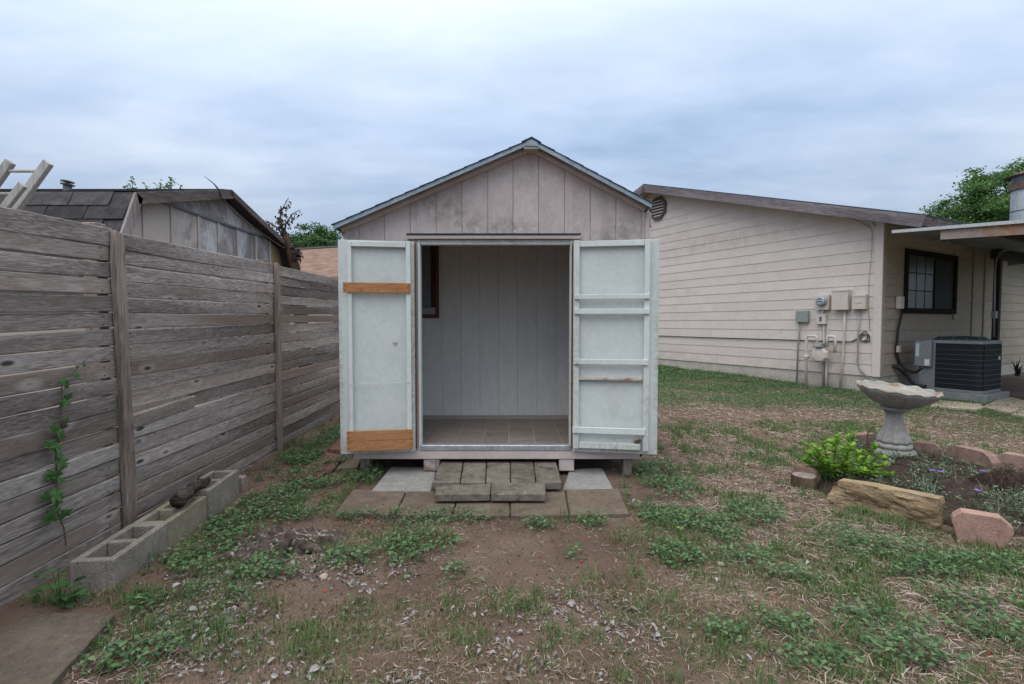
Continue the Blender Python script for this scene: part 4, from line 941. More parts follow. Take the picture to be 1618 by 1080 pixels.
while z < rake(pk_y) - .14:
    z1 = z + EXPO; cut = lambda zz: max(.10, pk_y - (rake(pk_y) - .13 - zz) / SL)
    a0, a1 = cut(z), cut(min(z1, rake(pk_y) - .135)); 
    b0, b1 = HL - a0 + (.0 if a0 > .10 else .0), HL - a1
    zt = min(z1, rake(pk_y) - .135)
    # each course in two or three boards with butt joints
    js = [rnd.uniform(.25, .45), rnd.uniform(.6, .8)]
    ya = [a0] + [a0 + (b0 - a0) * j for j in js] + [b0]; yb = [a1] + [a0 + (b0 - a0) * j for j in js] + [b1]
    yb = [min(max(q, a1), b1) for q in yb]
    for i in range(3):
        p0, p1, q0, q1 = ya[i] + .001, ya[i + 1] - .001, yb[i] + .001, yb[i + 1] - .001
        if q1 <= q0 + .002: q0 = q1 - .003
        built(MB().hexa([(-.0095, p0, z - .0005), (-.0095, p1, z - .0005), (.02, p1, z - .0005), (.02, p0, z - .0005), (.0, q0, zt), (.0, q1, zt), (.02, q1, zt), (.02, q0, zt)]), 'siding_board', SIDE, w1, bevel=.0015)
    z = z1; k += 1
w2 = built(MB().box(.121, 9.0, .02, .12, zs0 + .01, EZ), 'eave_wall', SIDE_SHADE, house)
wa = [hy(1431, 392, -.02), hy(1512.5, 402, -.02), hy(1430, 494.5, -.02)]
WX0, WX1, WZ1, WZ0 = wa[0][0], wa[1][0], wa[0][1], wa[2][1]
JX = hy(1537, 450, 0)[0]
z = zs0
while z < EZ - .02:
    zt = min(z + EXPO, EZ)
    segs = [(.10, JX - .06)]
    if zt > WZ0 + .01 and z < WZ1 - .01: segs = [(.10, WX0 + .02), (WX1 - .02, JX - .06)]
    segs.append((JX + .62, 9.0))
    for (p0, p1) in segs:
        built(MB().hexa([(p0, -.0105, z - .0005), (p1, -.0105, z - .0005), (p1, .02, z - .0005), (p0, .02, z - .0005), (p0, .0, zt), (p1, .0, zt), (p1, .02, zt), (p0, .02, zt)]), 'siding_board', SIDE_SHADE, w2, bevel=.0015)
    z += EXPO
built(MB().box(JX - .06, JX + .04, -.03, .02, zs0, EZ), 'trim_board', SIDE_SHADE, w2, bevel=.003)
built(MB().box(JX + .041, JX + .56, -.004, .02, zs0, EZ), 'flat_panel', SIDE_SHADE, w2)
built(MB().box(JX + .561, JX + .619, -.03, .02, zs0, EZ), 'trim_board', SIDE_SHADE, w2, bevel=.003)
cbm = MB().box(-.028, -.003, -.028, .10, zs0 - .005, EZ + .02)
built(cbm, 'corner_board', HTRIM, w1, bevel=.003)
built(MB().box(-.002, .10, -.028, -.003, zs0 - .005, EZ + .02), 'corner_board', SIDE_SHADE, w2, bevel=.003)
add_stains(SIDE, [((0, 1.0, zs0), (.5, 3.0, .55)), ((0, 5.0, zs0), (.5, 3.0, .4)), ((0, 3.0, EZ), (.5, 4.0, .35))], (.36, .30, .25), 5, .5)
add_stains(CONC, [((0, 2.0, .02), (.6, 6.0, .16))], (.20, .155, .115), 6, .8)
# roof
HSH = SHING
def hslope(sgn, name):
    e = en_y if sgn < 0 else HL - en_y
    ln_y = pk_y - en_y; d = Vector((0, sgn * ln_y, -SL * ln_y)); L_ = d.length; d.normalize(); n = Vector((0, -sgn * d.z * -1, 0)); n = Vector((0, sgn * SL, 1)).normalized()
    M = HM @ Matrix(((1, 0, 0, 0), (0, d.y, n.y, pk_y), (0, d.z, n.z, pk_z), (0, 0, 0, 1)))
    r_ = link(name, MB().box(XO + .001, 9.2, 0, L_, -.06, -.02).mesh(name), GREYZ, house, M)
    link('shingle_sheet', MB().box(XO - .02, 9.2, 0, L_ + .02, -.019, .006).mesh('shingle_sheet'), HSH, r_, M)
    link('rake_fascia', MB().box(XO - .04, XO, 0.0, L_, -FAS_H, -.02).mesh('rake_fascia', .003), FASC, r_, M)
    link('eave_fascia', MB().box(XO + .001, 9.2, L_ - .035, L_, -.17, -.061).mesh('eave_fascia', .003), FASCX, r_, M)
    link('soffit', MB().box(XO + .001, -.03, 0.02, L_ - .04, -.13, -.115).mesh('soffit'), SIDE_SHADE, r_, M)
    link('eave_soffit', MB().box(-.029, 9.1, pk_y * math.sqrt(1 + SL * SL) - .1, L_ - .04, -.13, -.115).mesh('eave_soffit'), SIDE_SHADE, r_, M)
    return M, L_
MH, LH = hslope(-1, 'roof_slope'); hslope(1, 'roof_slope')
# gable vent
vy, vz = hx(1039.5, 329, -.03)
vr_y = abs(hx(1027, 329, -.03)[0] - hx(1053, 329, -.03)[0]) / 2; vr_z = abs(hx(1039, 310, -.03)[1] - hx(1039, 347, -.03)[1]) / 2; vr = min(vr_y, vr_z * 1.15)
oct_ = lambda f: [(vy + vr_y * f * math.cos(R(22.5 + 45 * i)) * 1.04, vz + vr_z * f * math.sin(R(22.5 + 45 * i)) * 1.04) for i in range(8)]
gv = built(MB().prism(oct_(.86), -.022, -.0125, 'x'), 'gable_vent', m_plain('dark_vent_backing', (.02, .018, .018), .9), house)
fo, fi = oct_(1.0), oct_(.80); ring = MB()
for i in range(8):
    j = (i + 1) % 8; q = [fo[i], fo[j], fi[j], fi[i]]
    ring.hexa([(-.013, p[0], p[1]) for p in q] + [(-.06, p[0], p[1]) for p in q])
built(ring, 'vent_frame', m_plain('brown_grey_vent_frame', (.10, .085, .09), .8), gv)
for i in range(6):
    zc = vz + vr_z * (-.62 + i * .25); hw = vr_y * .80 * min(1, (1.30 - abs(zc - vz) / vr_z * .95) / 1.0) * .92
    built(MB().hexa([(-.05, vy - hw, zc - .022), (-.05, vy + hw, zc - .022), (-.045, vy + hw, zc - .022), (-.045, vy - hw, zc - .022), (-.036, vy - hw, zc + .018), (-.036, vy + hw, zc + .018), (-.031, vy + hw, zc + .018), (-.031, vy - hw, zc + .018)]), 'slat', m_plain('beige_vent_slat', (.45, .39, .35), .7), gv)
# window in the eave wall
GLASS, nt_, bb_ = base_mat('dark_window_glass', .04, .5); bb_.inputs['Base Color'].default_value = (.035, .042, .042, 1)
wd = built(MB().box(WX0 + .02, WX1 - .02, -.005, .019, WZ0 + .02, WZ1 - .02), 'window', m_plain('dark_window_recess', (.02, .018, .016), .8), house)
DKB = m_plain('dark_bronze_frame', (.022, .017, .015), .85, 0, .1)
fr = MB(); t_ = .10
for (a, b, c, d) in [(WX0, WX1, WZ0, WZ0 + t_), (WX0, WX1, WZ1 - t_, WZ1), (WX0, WX0 + t_, WZ0 + t_, WZ1 - t_), (WX1 - t_, WX1, WZ0 + t_, WZ1 - t_)]: fr.box(a, b, -.045, -.006, c, d)
built(fr, 'window_frame', DKB, wd, bevel=.004)
xm = hy(1476, 450, -.02)[0]
built(MB().box(WX0 + t_ + .002, xm - .02, -.018, -.012, WZ0 + t_ + .002, WZ1 - t_ - .002), 'pane', m_surf('hazy_green_pane', (.06, .07, .063), (.095, .105, .092), 3, .25, .3, 0), wd)
built(MB().box(xm + .022, WX1 - t_ - .002, -.014, -.010, WZ0 + t_ + .002, WZ1 - t_ - .002), 'pane', m_plain('dark_insect_screen', (.018, .018, .018), .7), wd)
mu_ = MB(); mu_.box(xm - .019, xm + .021, -.03, -.0055, WZ0 + t_ + .001, WZ1 - t_ - .001); built(mu_, 'mullion', DKB, wd)
gx0, gx1, gz0, gz1 = WX0 + t_, xm - .02, WZ0 + t_, WZ1 - t_
for i in (1, 2):
    x = gx0 + (gx1 - gx0) * i / 3; built(MB().box(x - .008, x + .008, -.0215, -.0185, gz0 + .003, gz1 - .003), 'muntin', DKB, wd)
    zz = gz0 + (gz1 - gz0) * i / 3; built(MB().box(gx0 + .004, gx1 - .004, -.0225, -.0216, zz - .008, zz + .008), 'muntin', DKB, wd)

# utilities on the gable wall ---------------------------------------------------------------
UTB = m_surf('beige_utility_paint', (.56, .49, .445), (.63, .555, .505), 6, .55, .35, .05, 60, .001, dirt=(.36, .29, .24), dirt_scale=8, dirt_lo=.68, dirt_hi=.85, mott=.04)
UGAL = m_plain('grey_conduit', (.33, .33, .35), .5, .4); DKC = m_plain('black_cable', (.02, .02, .022), .6)
def ubox(name, u0, u1, v0, v1, dep, mat, label, cat, bevel=.008):
    (ya, z1), (yb, z0) = hx(u0, v0, -dep), hx(u1, v1, -dep); (yc, z1b), _ = hx(u1, v0, -dep), 0
    z1 = (z1 + z1b) / 2 if abs(z1 - z1b) < .2 else z1
    o = built(MB().box(-dep, -.013, yb, ya, z0, z1), name, mat, None, bevel=bevel, seg=2); return tag(o, label, cat), (ya, yb, z0, z1)
em, (ya, yb, z0, z1) = ubox('electric_meter', 1288, 1309, 466, 489, .10, UTB, 'beige meter box with a round glass electric meter on the gable wall', 'electric meter')
cy_, cz_ = hx(1296.5, 475, -.16)
built(MB().lathe([(.095, 0), (.095, .025), (.085, .03), (.085, .085), (.06, .10), (.02, .104)], 28, Matrix.Translation((-.1005, cy_, cz_)) @ Matrix.Rotation(R(-90), 4, 'Y')), 'meter_glass', m_plain('grey_meter_glass', (.36, .40, .42), .12), em, smooth=False)
built(MB().lathe([(.103, 0), (.103, .014), (.09, .018)], 28, Matrix.Translation((-.1007, cy_, cz_)) @ Matrix.Rotation(R(-90), 4, 'Y')), 'meter_ring', UGAL, em)
for (dy, dz, w, h) in ((0, .035, .085, .016), (-.02, -.012, .05, .012), (.03, -.008, .03, .012)):
    built(MB().box(-.2075, -.2052, cy_ + dy - w / 2, cy_ + dy + w / 2, cz_ + dz - h / 2, cz_ + dz + h / 2), 'dial_mark', DKC, em)
bp, (pa, pb, pz0, pz1) = ubox('breaker_panel', 1314, 1339, 457.5, 489, .14, UTB, 'large beige breaker panel, middle box of the three on the gable wall', 'breaker panel')
built(MB().box(-.15, -.141, pb - .004, pa + .004, pz1 - .028, pz1 - .004), 'cover_lip', UTB, bp)
sb, (qa, qb, qz0, qz1) = ubox('cable_box', 1346, 1367, 465, 488, .11, UTB, 'beige cable box nearest the house corner trim', 'utility box')
built(MB().box(-.117, -.111, (qa + qb) / 2 - .06, (qa + qb) / 2 + .05, (qz0 + qz1) / 2 - .02, (qz0 + qz1) / 2 + .02), 'label_plate', UTB, sb, bevel=.003)
built(MB().box(-.116, -.1105, qb + .006, qa - .006, qz1 - .04, qz1 - .034), 'lid_seam', UGAL, sb)
gb, (ga, gb_, gz0_, gz1_) = ubox('phone_box', 1257, 1276, 490.5, 509, .09, m_plain('grey_green_plastic', (.25, .285, .26), .55), 'grey-green telephone box left of the meters on the gable wall', 'utility box', .014)
cbx, (ca, cb_, cz0, cz1) = ubox('shutoff_box', 1289, 1304, 496, 512, .08, UTB, 'small beige box with a blue mark under the electric meter', 'utility box')
built(MB().box(-.0825, -.0805, (ca + cb_) / 2 - .02, (ca + cb_) / 2 + .02, (cz0 + cz1) / 2 - .04, (cz0 + cz1) / 2 + .045), 'blue_mark', m_plain('blue_switch', (.05, .09, .2), .5), cbx)
def upipe(name, pts, r, mat, label, cat='pipe', off=-.045, group=None):
    q = [(off,) + hx(u, v, off) for u, v in pts]; o = built(MB().tube(q, r, 8), name, mat, None, smooth=True); return tag(o, label, cat, group)
upipe('conduit', [(1300, 489), (1299.5, 497)], .02, UTB, 'short conduit stub between meter box and small box', 'conduit')
upipe('conduit', [(1302, 512), (1301.5, 580), (1301, 613)], .022, UGAL, 'grey conduit running down behind the gas meter', 'conduit')
upipe('conduit', [(1306, 560), (1305.5, 590), (1305, 614)], .02, UTB, 'beige pipe beside the grey conduit under the gas meter', 'conduit')
upipe('conduit', [(1335, 489), (1334, 520), (1332, 560), (1327, 617)], .02, UTB, 'beige conduit from the large breaker panel down to the ground', 'conduit')
upipe('conduit', [(1358, 488), (1356, 530), (1355, 573), (1358, 583), (1379, 606)], .014, UGAL, 'thin grey conduit bending towards the house corner', 'conduit')
upipe('conduit', [(1262, 509), (1263, 525), (1261, 545), (1258.5, 608)], .014, UGAL, 'grey conduit below the grey-green telephone box', 'conduit')
upipe('cable', [(1030, 529.8), (1100, 532.5), (1180, 535), (1260, 537.5), (1330, 540), (1345, 539.5), (1356, 534), (1362, 526), (1367, 523), (1372, 528), (1370, 536), (1363, 539), (1359, 535), (1364, 528), (1374, 530), (1374, 538), (1366, 540)], .009, DKC, 'black cable running level along the siding to a loose coil', 'cable', off=-.025)
upipe('cable', [(1310, 333.5), (1335, 342), (1362, 352), (1374, 358), (1378, 367), (1377, 400), (1373, 440), (1372, 480), (1374, 520)], .005, m_plain('tan_wire', (.42, .32, .26), .6), 'thin tan wire drooping from the fascia beside the corner board', 'cable', off=-.022)
# gas meter
gm = thing('gas_meter', 'beige gas meter with bent pipes low on the gable wall', 'gas meter', tuple(HM @ Vector((-.2, hx(1296, 600, -.2)[0], 0))), HA)
gy, gz_ = hx(1296, 560, -.2); gh = lambda u, v, o=-.2: (o,) + hx(u, v, o)
Mg = Matrix.Translation((-.12, gy, gz_)) @ Matrix.Rotation(R(-90), 4, 'Y')
built(MB().lathe([(.10, 0), (.135, .02), (.15, .05), (.15, .06), (.14, .065), (.14, .085), (.15, .09), (.15, .105), (.125, .14), (.03, .15)], 8, Mg @ Matrix.Rotation(R(22.5), 4, 'Z')), 'meter_body', UTB, gm, bevel=.006)
iy, iz = hx(1293.5, 545, -.25)
ih = built(MB().box(-.30, -.15, iy - .075, iy + .085, iz - .045, iz + .045), 'index_head', m_plain('grey_index_case', (.30, .30, .27), .5), gm, bevel=.008)
built(MB().box(-.304, -.301, iy - .055, iy + .065, iz - .02, iz + .025), 'index_window', m_plain('pale_index_glass', (.42, .45, .43), .2), ih)
built(MB().tube([gh(1274, 612, -.17), gh(1274, 560), gh(1274.5, 533), gh(1276, 530.5), gh(1288, 530.5), gh(1291, 532.5), gh(1291, 542)], .024, 8), 'inlet_pipe', UTB, gm, smooth=True)
built(MB().tube([gh(1307, 548), gh(1307, 534), gh(1309, 531.2), gh(1317, 531.2), gh(1319.5, 533), gh(1319.5, 557)], .026, 8), 'outlet_pipe', UTB, gm, smooth=True)
q_ = gh(1274.5, 563)
built(MB().lathe([(.02, -.05), (.042, -.045), (.045, -.015), (.055, 0), (.045, .015), (.042, .045), (.02, .05)], 10, Matrix.Translation(q_)), 'valve', UTB, gm, bevel=.002)
built(MB().tube([(q_[0] - .02, q_[1] + .07, q_[2]), (q_[0] - .02, q_[1] - .07, q_[2] + .01)], .016, 6), 'valve_handle', UTB, gm)
built(MB().tube([gh(1309, 531), gh(1309, 518), gh(1308.5, 508)], .012, 6), 'vent_tube', UTB, gm)

# eave-wall fittings, air conditioner ---------------------------------------------------------
dx, dz_ = hy(1423, 477, -.06)
db = built(MB().box(dx - .075, dx + .075, -.09, -.013, dz_ - .12, dz_ + .10), 'disconnect_box', UTB, None, bevel=.008); tag(db, 'small beige disconnect box left of the window', 'utility box')
wh = lambda u, v, o=-.05: (lambda q: (q[0], o, q[1]))(hy(u, v, o))
cb2 = built(MB().tube([wh(1425.5, 485), wh(1424, 500), wh(1419, 520), wh(1417, 545), wh(1417, 560), wh(1422, 575), wh(1433, 585, -.15), wh(1447, 588, -.4), wh(1458, 580, -.6)], .022, 8), 'whip_cable', DKC, None, smooth=True); tag(cb2, 'black flexible conduit curving from the box to the air conditioner', 'cable')
built(MB().box(wh(1417, 550)[0] - .045, wh(1417, 550)[0] + .045, -.10, -.06, wh(1417, 556)[2], wh(1417, 546)[2]), 'cable_clamp', UTB, cb2, bevel=.004)
cb3 = built(MB().tube([wh(1411, 577, -.02), wh(1417, 581, -.06), wh(1428, 588, -.10), wh(1437, 600, -.18), wh(1445, 608, -.35), wh(1462, 610, -.55)], .03, 8), 'refrigerant_line', DKC, None, smooth=True); tag(cb3, 'thick black insulated line running from the wall to the air conditioner', 'cable')
AX0, AY0 = .607, -1.20; AS = .84; AZ = gz(7.6, 8) + .13; AH = .86
ac = thing('air_conditioner', 'grey outdoor air conditioner with black louvred coil beside the house', 'air conditioner', tuple(HM @ Vector((AX0 + AS / 2, AY0 + AS / 2, AZ))), HA)
ACG = m_plain('grey_painted_steel', (.21, .225, .24), .45, .2); ACD = m_plain('black_louvre', (.032, .038, .046), .5, .2); ACW = m_plain('dark_wire_guard', (.13, .15, .17), .45, .4)
def rr(x0, x1, y0, y1, r, n=5):
    out = []
    for (cx, cy, a0) in ((x1 - r, y1 - r, 0), (x0 + r, y1 - r, 90), (x0 + r, y0 + r, 180), (x1 - r, y0 + r, 270)):
        for k in range(n): a = R(a0 + 90 * k / (n - 1)); out.append((cx + r * math.cos(a), cy + r * math.sin(a)))
    return out
acb = lambda o, z0, z1, r=.09: MB().prism(rr(AX0 - o, AX0 + AS + o, AY0 - o, AY0 + AS + o, r), z0, z1, 'z')
built(acb(-.012, AZ + .04, AZ + AH - .05), 'coil', m_plain('dark_coil', (.012, .014, .016), .7), ac)
built(acb(.004, AZ, AZ + .045), 'base_pan', ACG, ac, bevel=.004); top_ = built(acb(.008, AZ + AH - .055, AZ + AH), 'top_cap', ACG, ac, bevel=.008)
sp = AY0 + .62     # service corner starts here along the gable-side face
built(MB().box(AX0 - .006, AX0 + .10, sp, AY0 + AS + .004, AZ + .046, AZ + AH - .056), 'service_panel', ACG, ac, bevel=.004)
sv = built(MB().box(AX0 - .085, AX0 - .007, sp + .03, AY0 + AS + .05, AZ + .40, AZ + AH - .02), 'service_box', ACG, ac, bevel=.01)
built(MB().box(AX0 - .087, AX0 - .0855, AY0 + AS - .02, AY0 + AS + .03, AZ + .57, AZ + .80), 'warning_label', m_plain('pale_blue_label', (.45, .52, .55), .5), sv)
built(MB().box(AX0 - .087, AX0 - .0855, sp + .05, sp + .12, AZ + .42, AZ + .53), 'rating_label', m_plain('white_label', (.6, .62, .62), .5), sv)
lm = MB()     # vertical louvre fins on the two visible faces
n = 52
for i in range(n):
    y = AY0 + .07 + (sp - AY0 - .08) * i / n; lm.box(AX0 - .006, AX0 + .002, y, y + .004, AZ + .05, AZ + AH - .06)
    x = AX0 + .07 + (AS - .14) * i / n; lm.box(x, x + .004, AY0 - .006, AY0 + .002, AZ + .05, AZ + AH - .06)
lo_ = built(lm, 'louvre_fins', ACD, ac); tag(lo_, kind='stuff')
for i in range(1, 9):
    z = AZ + .05 + (AH - .12) * i / 9; pr = rr(AX0 - .010, AX0 + AS + .010, AY0 - .010, AY0 + AS + .010, .10, 6)
    built(MB().tube([(AX0 - .010, sp, z)] + [(p[0], p[1], z) for p in pr[12:18]] + [(p[0], p[1], z) for p in pr[18:24]], .0035, 5), 'guard_wire', ACW, ac)
built(MB().box(AX0 + .60, AX0 + .68, AY0 - .014, AY0 - .012, AZ + .54, AZ + .60), 'brand_plate', m_plain('pale_plate', (.45, .48, .47), .4), ac)
cxx, cyy = AX0 + AS / 2, AY0 + AS / 2
gr_ = MB()
gr_.lathe([(.37, 0), (.365, .02), (.30, .055), (.1, .065), (.02, .066)], 28, Matrix.Translation((cxx, cyy, AZ + AH + .001))); built(gr_, 'fan_dome', ACD, top_, smooth=False)
for k in range(12): 
    a = R(30 * k); built(MB().tube([(cxx + .38 * math.cos(a), cyy + .38 * math.sin(a), AZ + AH + .006), (cxx + .30 * math.cos(a), cyy + .30 * math.sin(a), AZ + AH + .062), (cxx + .06 * math.cos(a), cyy + .06 * math.sin(a), AZ + AH + .073)], .006, 5), 'fan_guard_wire', ACW, top_)
pad = built(MB().box(AX0 - .09, AX0 + AS + .08, AY0 - .08, AY0 + AS + .1, AZ - .16, AZ - .001), 'equipment_pad', m_surf('grey_pad', (.17, .175, .175), (.23, .235, .235), 4, .9, .2, .3, 60, .003), None, bevel=.01); tag(pad, 'grey pad beneath the outdoor air conditioner', 'equipment pad')
# flagstones in front of the pad and the patio
FLAG = m_surf('tan_patio_stone', (.36, .30, .225), (.46, .39, .30), 3, .95, .1, .6, 60, .005, rv=.12, dirt=(.26, .23, .2), dirt_scale=2.6, dirt_lo=.5, dirt_hi=.8)
for pts, h, lb in (([(1480, 637), (1545, 641), (1553, 636), (1485, 629)], .05, 'narrow tan stone strip in front of the air conditioner'), ([(1470, 640), (1543, 647), (1556, 642), (1478, 634)], .03, 'grey narrow stone before the tan strip by the air conditioner'),
                   ([(1552, 638), (1597, 648), (1640, 634), (1590, 622)], .06, 'large tan patio stone right of the air conditioner'), ([(1598, 649), (1680, 662), (1720, 640), (1640, 633)], .06, 'tan patio stone at the right picture edge')):
    slab('patio_stone', FLAG, quadpx(pts, h), .1, lb, 'patio stone', group='patio stones')
pt = built(MB().box(AX0 + AS + .16, 8.9, -2.4, -.0, -.15, gz(9, 8.5) + .07), 'patio', SLAB, None, bevel=.01); tag(pt, kind='structure')
# patio cover: sheet-metal lean-to
qx, qz = hy(1413, 366.5, -.45); ex_, ez_ = hx(1618, 350.5, qx); ex2, ez2 = hx(1558, 356, qx)
pc = thing('patio_cover', 'rusty sheet-metal patio cover on a dark post beside the house', 'patio cover', tuple(HM @ Vector((qx + 1.5, -1.8, 0))), HA)
slo = (qz - ez_) / (-.45 - ex_)      # rise per metre towards the wall
yo = -3.4; zo = qz + slo * (yo + .45)
GAL = m_surf('dull_sheet_metal', (.20, .215, .225), (.30, .32, .33), 6, .5, .4, .1, 50, .002, metal=.35, dirt=(.20, .13, .09), dirt_scale=4, dirt_lo=.62, dirt_hi=.8)
def deck():
    m = MB(); n = 60; vs = []; W = 6.0
    for i in range(n + 1):
        x = qx + W * i / n; h = .028 if i % 4 in (0, 1) else 0
        for (y, z) in ((-.42, qz), (yo, zo)): vs += [(x, y, z + h), (x, y, z + h + .004)]
    fs = []
    for i in range(n):
        a, b = i * 4, (i + 1) * 4
        fs += [(a, b, b + 2, a + 2), (a + 1, a + 3, b + 3, b + 1), (a, a + 1, b + 1, b), (a + 2, b + 2, b + 3, a + 3)]
    fs += [(0, 2, 3, 1), (n*4, n*4+1, n*4+3, n*4+2)]
    return built(m.raw(vs, fs), 'roof_sheet', GAL, pc)
deck()
lz = lambda y: qz + slo * (y + .42)
built(MB().hexa([(qx - .012, yo, lz(yo) - .012), (qx - .002, yo, lz(yo) - .012), (qx - .002, -.42, lz(-.42) - .012), (qx - .012, -.42, lz(-.42) - .012), (qx - .012, yo, lz(yo) + .036), (qx - .002, yo, lz(yo) + .036), (qx - .002, -.42, lz(-.42) + .036), (qx - .012, -.42, lz(-.42) + .036)]), 'edge_trim', m_plain('pale_edge_metal', (.5, .52, .53), .5, .3), pc)
RUST = m_surf('rusty_beam', (.25, .20, .18), (.34, .29, .27), 5, .8, .3, .3, 50, .003, dirt=(.30, .155, .06), dirt_scale=2.6, dirt_lo=.46, dirt_hi=.6)
by0 = hx(1487, 370, qx + .05)[0]; zat = lambda y: qz + slo * (y + .45)
built(MB().hexa([(qx + .03, yo, zat(yo) - .16), (qx + .07, yo, zat(yo) - .16), (qx + .07, by0, zat(by0) - .16), (qx + .03, by0, zat(by0) - .16), (qx + .03, yo, zat(yo) - .003), (qx + .07, yo, zat(yo) - .003), (qx + .07, by0, zat(by0) - .003), (qx + .03, by0, zat(by0) - .003)]), 'rake_beam', RUST, pc)
PXp = hy(1576, 450, -.55)[0]
DKP = m_plain('dark_brown_post', (.035, .025, .022), .7)
built(MB().box(PXp - .055, PXp + .055, -.60, -.50, gz(9, 9) - .1, qz - .19), 'post', DKP, pc, bevel=.004)
built(MB().box(PXp - .22, qx + 6, -.61, -.49, qz - .19, qz - .02), 'header_beam', DKP, pc, bevel=.004)
for y in (-1.6, -2.9): built(MB().box(qx + .08, qx + 5.9, y - .03, y + .03, zat(y) - .13, zat(y) - .005), 'purlin', DKP, pc)
built(MB().box(qx + 5.0, qx + 5.1, -3.1, -3.0, -.1, zat(-3.05) - .13), 'post', DKP, pc)
ct = built(MB().tube([wh(1570.5, 532, -.66), wh(1571, 480, -.66), wh(1572, 425, -.66), wh(1575, 407, -.66), wh(1583, 396, -.66), wh(1598, 393, -.66), wh(1660, 396, -.66)], .016, 8), 'post_conduit', UGAL, None, smooth=True); tag(ct, 'thin grey conduit bending over the dark patio post', 'conduit')
jb = wh(1570.5, 497, -.66); built(MB().box(jb[0] - .055, jb[0] + .055, -.70, -.63, jb[2] - .07, jb[2] + .07), 'junction_box', UGAL, ct, bevel=.006)
# chimney flue beyond the cover
fl_ = P(1622, 340, 10.6); ch = thing('chimney_flue', 'round metal chimney flue with rusty cap at the right edge', 'chimney', (fl_.x, fl_.y, 2.6))
zb_, zt_ = P(1620, 352, 10.6).z - .9, P(1620, 299, 10.6).z; rr_ = abs(P(1603, 340, 10.6).x - fl_.x)
MB().lathe([(rr_, 0), (rr_, zt_ - zb_)], 28, Matrix.Translation((fl_.x, fl_.y, zb_))).build('flue_pipe', m_surf('streaked_galvanised_flue', (.36, .39, .41), (.48, .51, .53), 5, .5, .4, .1, 50, .002, (1, 1, .3), metal=.3, dirt=(.30, .2, .14), dirt_scale=5, dirt_lo=.66, dirt_hi=.8), ch, bevel=.004)
CAPM = m_surf('rusty_brown_cap', (.10, .065, .055), (.19, .125, .10), 7, .8, .3, .3, 50, .003)
MB().lathe([(rr_ * 1.16, 0), (rr_ * 1.16, .16), (rr_ * .95, .161)], 28, Matrix.Translation((fl_.x, fl_.y, zt_ - .01))).build('flue_collar', CAPM, ch)
MB().lathe([(rr_ * .9, 0), (rr_ * 1.0, .12)], 28, Matrix.Translation((fl_.x, fl_.y, zt_ + .15))).build('flue_neck', GAL, ch)
MB().lathe([(rr_ * 1.5, 0), (rr_ * 1.5, .02), (rr_ * .9, .07), (.02, .09)], 28, Matrix.Translation((fl_.x, fl_.y, zt_ + .275))).build('flue_cap', CAPM, ch)
MB().lathe([(rr_ * 1.02, 0), (rr_ * 1.02, .02)], 28, Matrix.Translation((fl_.x, fl_.y, P(1620, 334, 10.6).z))).build('flue_band', CAPM, ch)

# ------------------------------------------------------------------ flower bed, bird bath
bedc = G(1490, 765); 
def bed():
    pts = [G(u, v) for u, v in ((1270, 765), (1300, 786), (1400, 815), (1490, 838), (1600, 858), (1720, 850), (1760, 760), (1600, 738), (1500, 727), (1430, 716), (1380, 705), (1330, 712), (1262, 745))]
    c = sum(pts, Vector()) / len(pts); n, m = 56, 14; vs, fs = [], []
    def edge(a):
        best = None
        for i in range(len(pts)):
            p, q = pts[i] - c, pts[(i + 1) % len(pts)] - c
            d = Vector((math.cos(a), math.sin(a))); e = Vector((q.x - p.x, q.y - p.y)); den = d.x * e.y - d.y * e.x
            if abs(den) < 1e-9: continue
            t = (p.x * e.y - p.y * e.x) / den; s = (p.x * d.y - p.y * d.x) / den
            if t > 0 and 0 <= s <= 1: best = t if best is None else max(best, t)
        return best or .3
    for j in range(m):
        for k in range(n):
            a = 2 * math.pi * k / n; r = edge(a) * (j + .2) / (m - .8); x, y = c.x + r * math.cos(a), c.y + r * math.sin(a); f = 1 - (j / (m - 1)) ** 4
            z = gzf(x, y) + .004 + f * (.055 + .03 * mnoise.noise(Vector((x * 5, y * 5, 0))) + .018 * mnoise.noise(Vector((x * 17, y * 17, 4)))) - (.05 if j == m - 1 else 0)
            vs.append((x, y, z))
    for j in range(m - 1):
        for k in range(n): fs.append((j*n+k, j*n+(k+1) % n, (j+1)*n+(k+1) % n, (j+1)*n+k))
    fs.append(tuple(range(n)))
    o = MB().raw(vs, fs).build('flower_bed_soil', m_surf('dark_bed_soil', (.030, .021, .017), (.085, .06, .05), 12, .97, .1, 1.0, 70, .02, dirt=(.12, .09, .075), dirt_scale=30, dirt_lo=.6, dirt_hi=.72), None, smooth=True)
    return tag(o, kind='structure'), pts
bed_o, bed_pts = bed()
def bedz(x, y): return gzf(x, y) + .05
# bird bath
bbp = G(1411, 722); bb = thing('bird_bath', 'weathered concrete bird bath with scalloped basin in the flower bed', 'bird bath', (bbp.x, bbp.y, gz(bbp.x, bbp.y)))
BBC = m_surf('weathered_cast_concrete', (.27, .26, .245), (.39, .38, .36), 5, .9, .15, .6, 60, .004, (1, 1, .6), dirt=(.16, .155, .15), dirt_scale=3.5, dirt_lo=.55, dirt_hi=.78)
BBR = m_surf('stained_basin_concrete', (.27, .255, .23), (.38, .365, .34), 5, .9, .15, .7, 50, .005, dirt=(.27, .165, .075), dirt_scale=4, dirt_lo=.5, dirt_hi=.66)
Mb = Matrix.Translation((bbp.x, bbp.y, gz(bbp.x, bbp.y) + .012))
sB = .66 / .66
flu = lambda amp, nn: (lambda r, z, a, j: (r * (1 + amp * math.cos(nn * a)), z))
MB().lathe([(.02, .0), (.165, 0), (.172, .03), (.165, .065), (.14, .075), (.13, .08)], 40, Mb, flu(.015, 10)).build('foot', BBC, bb, smooth=True)
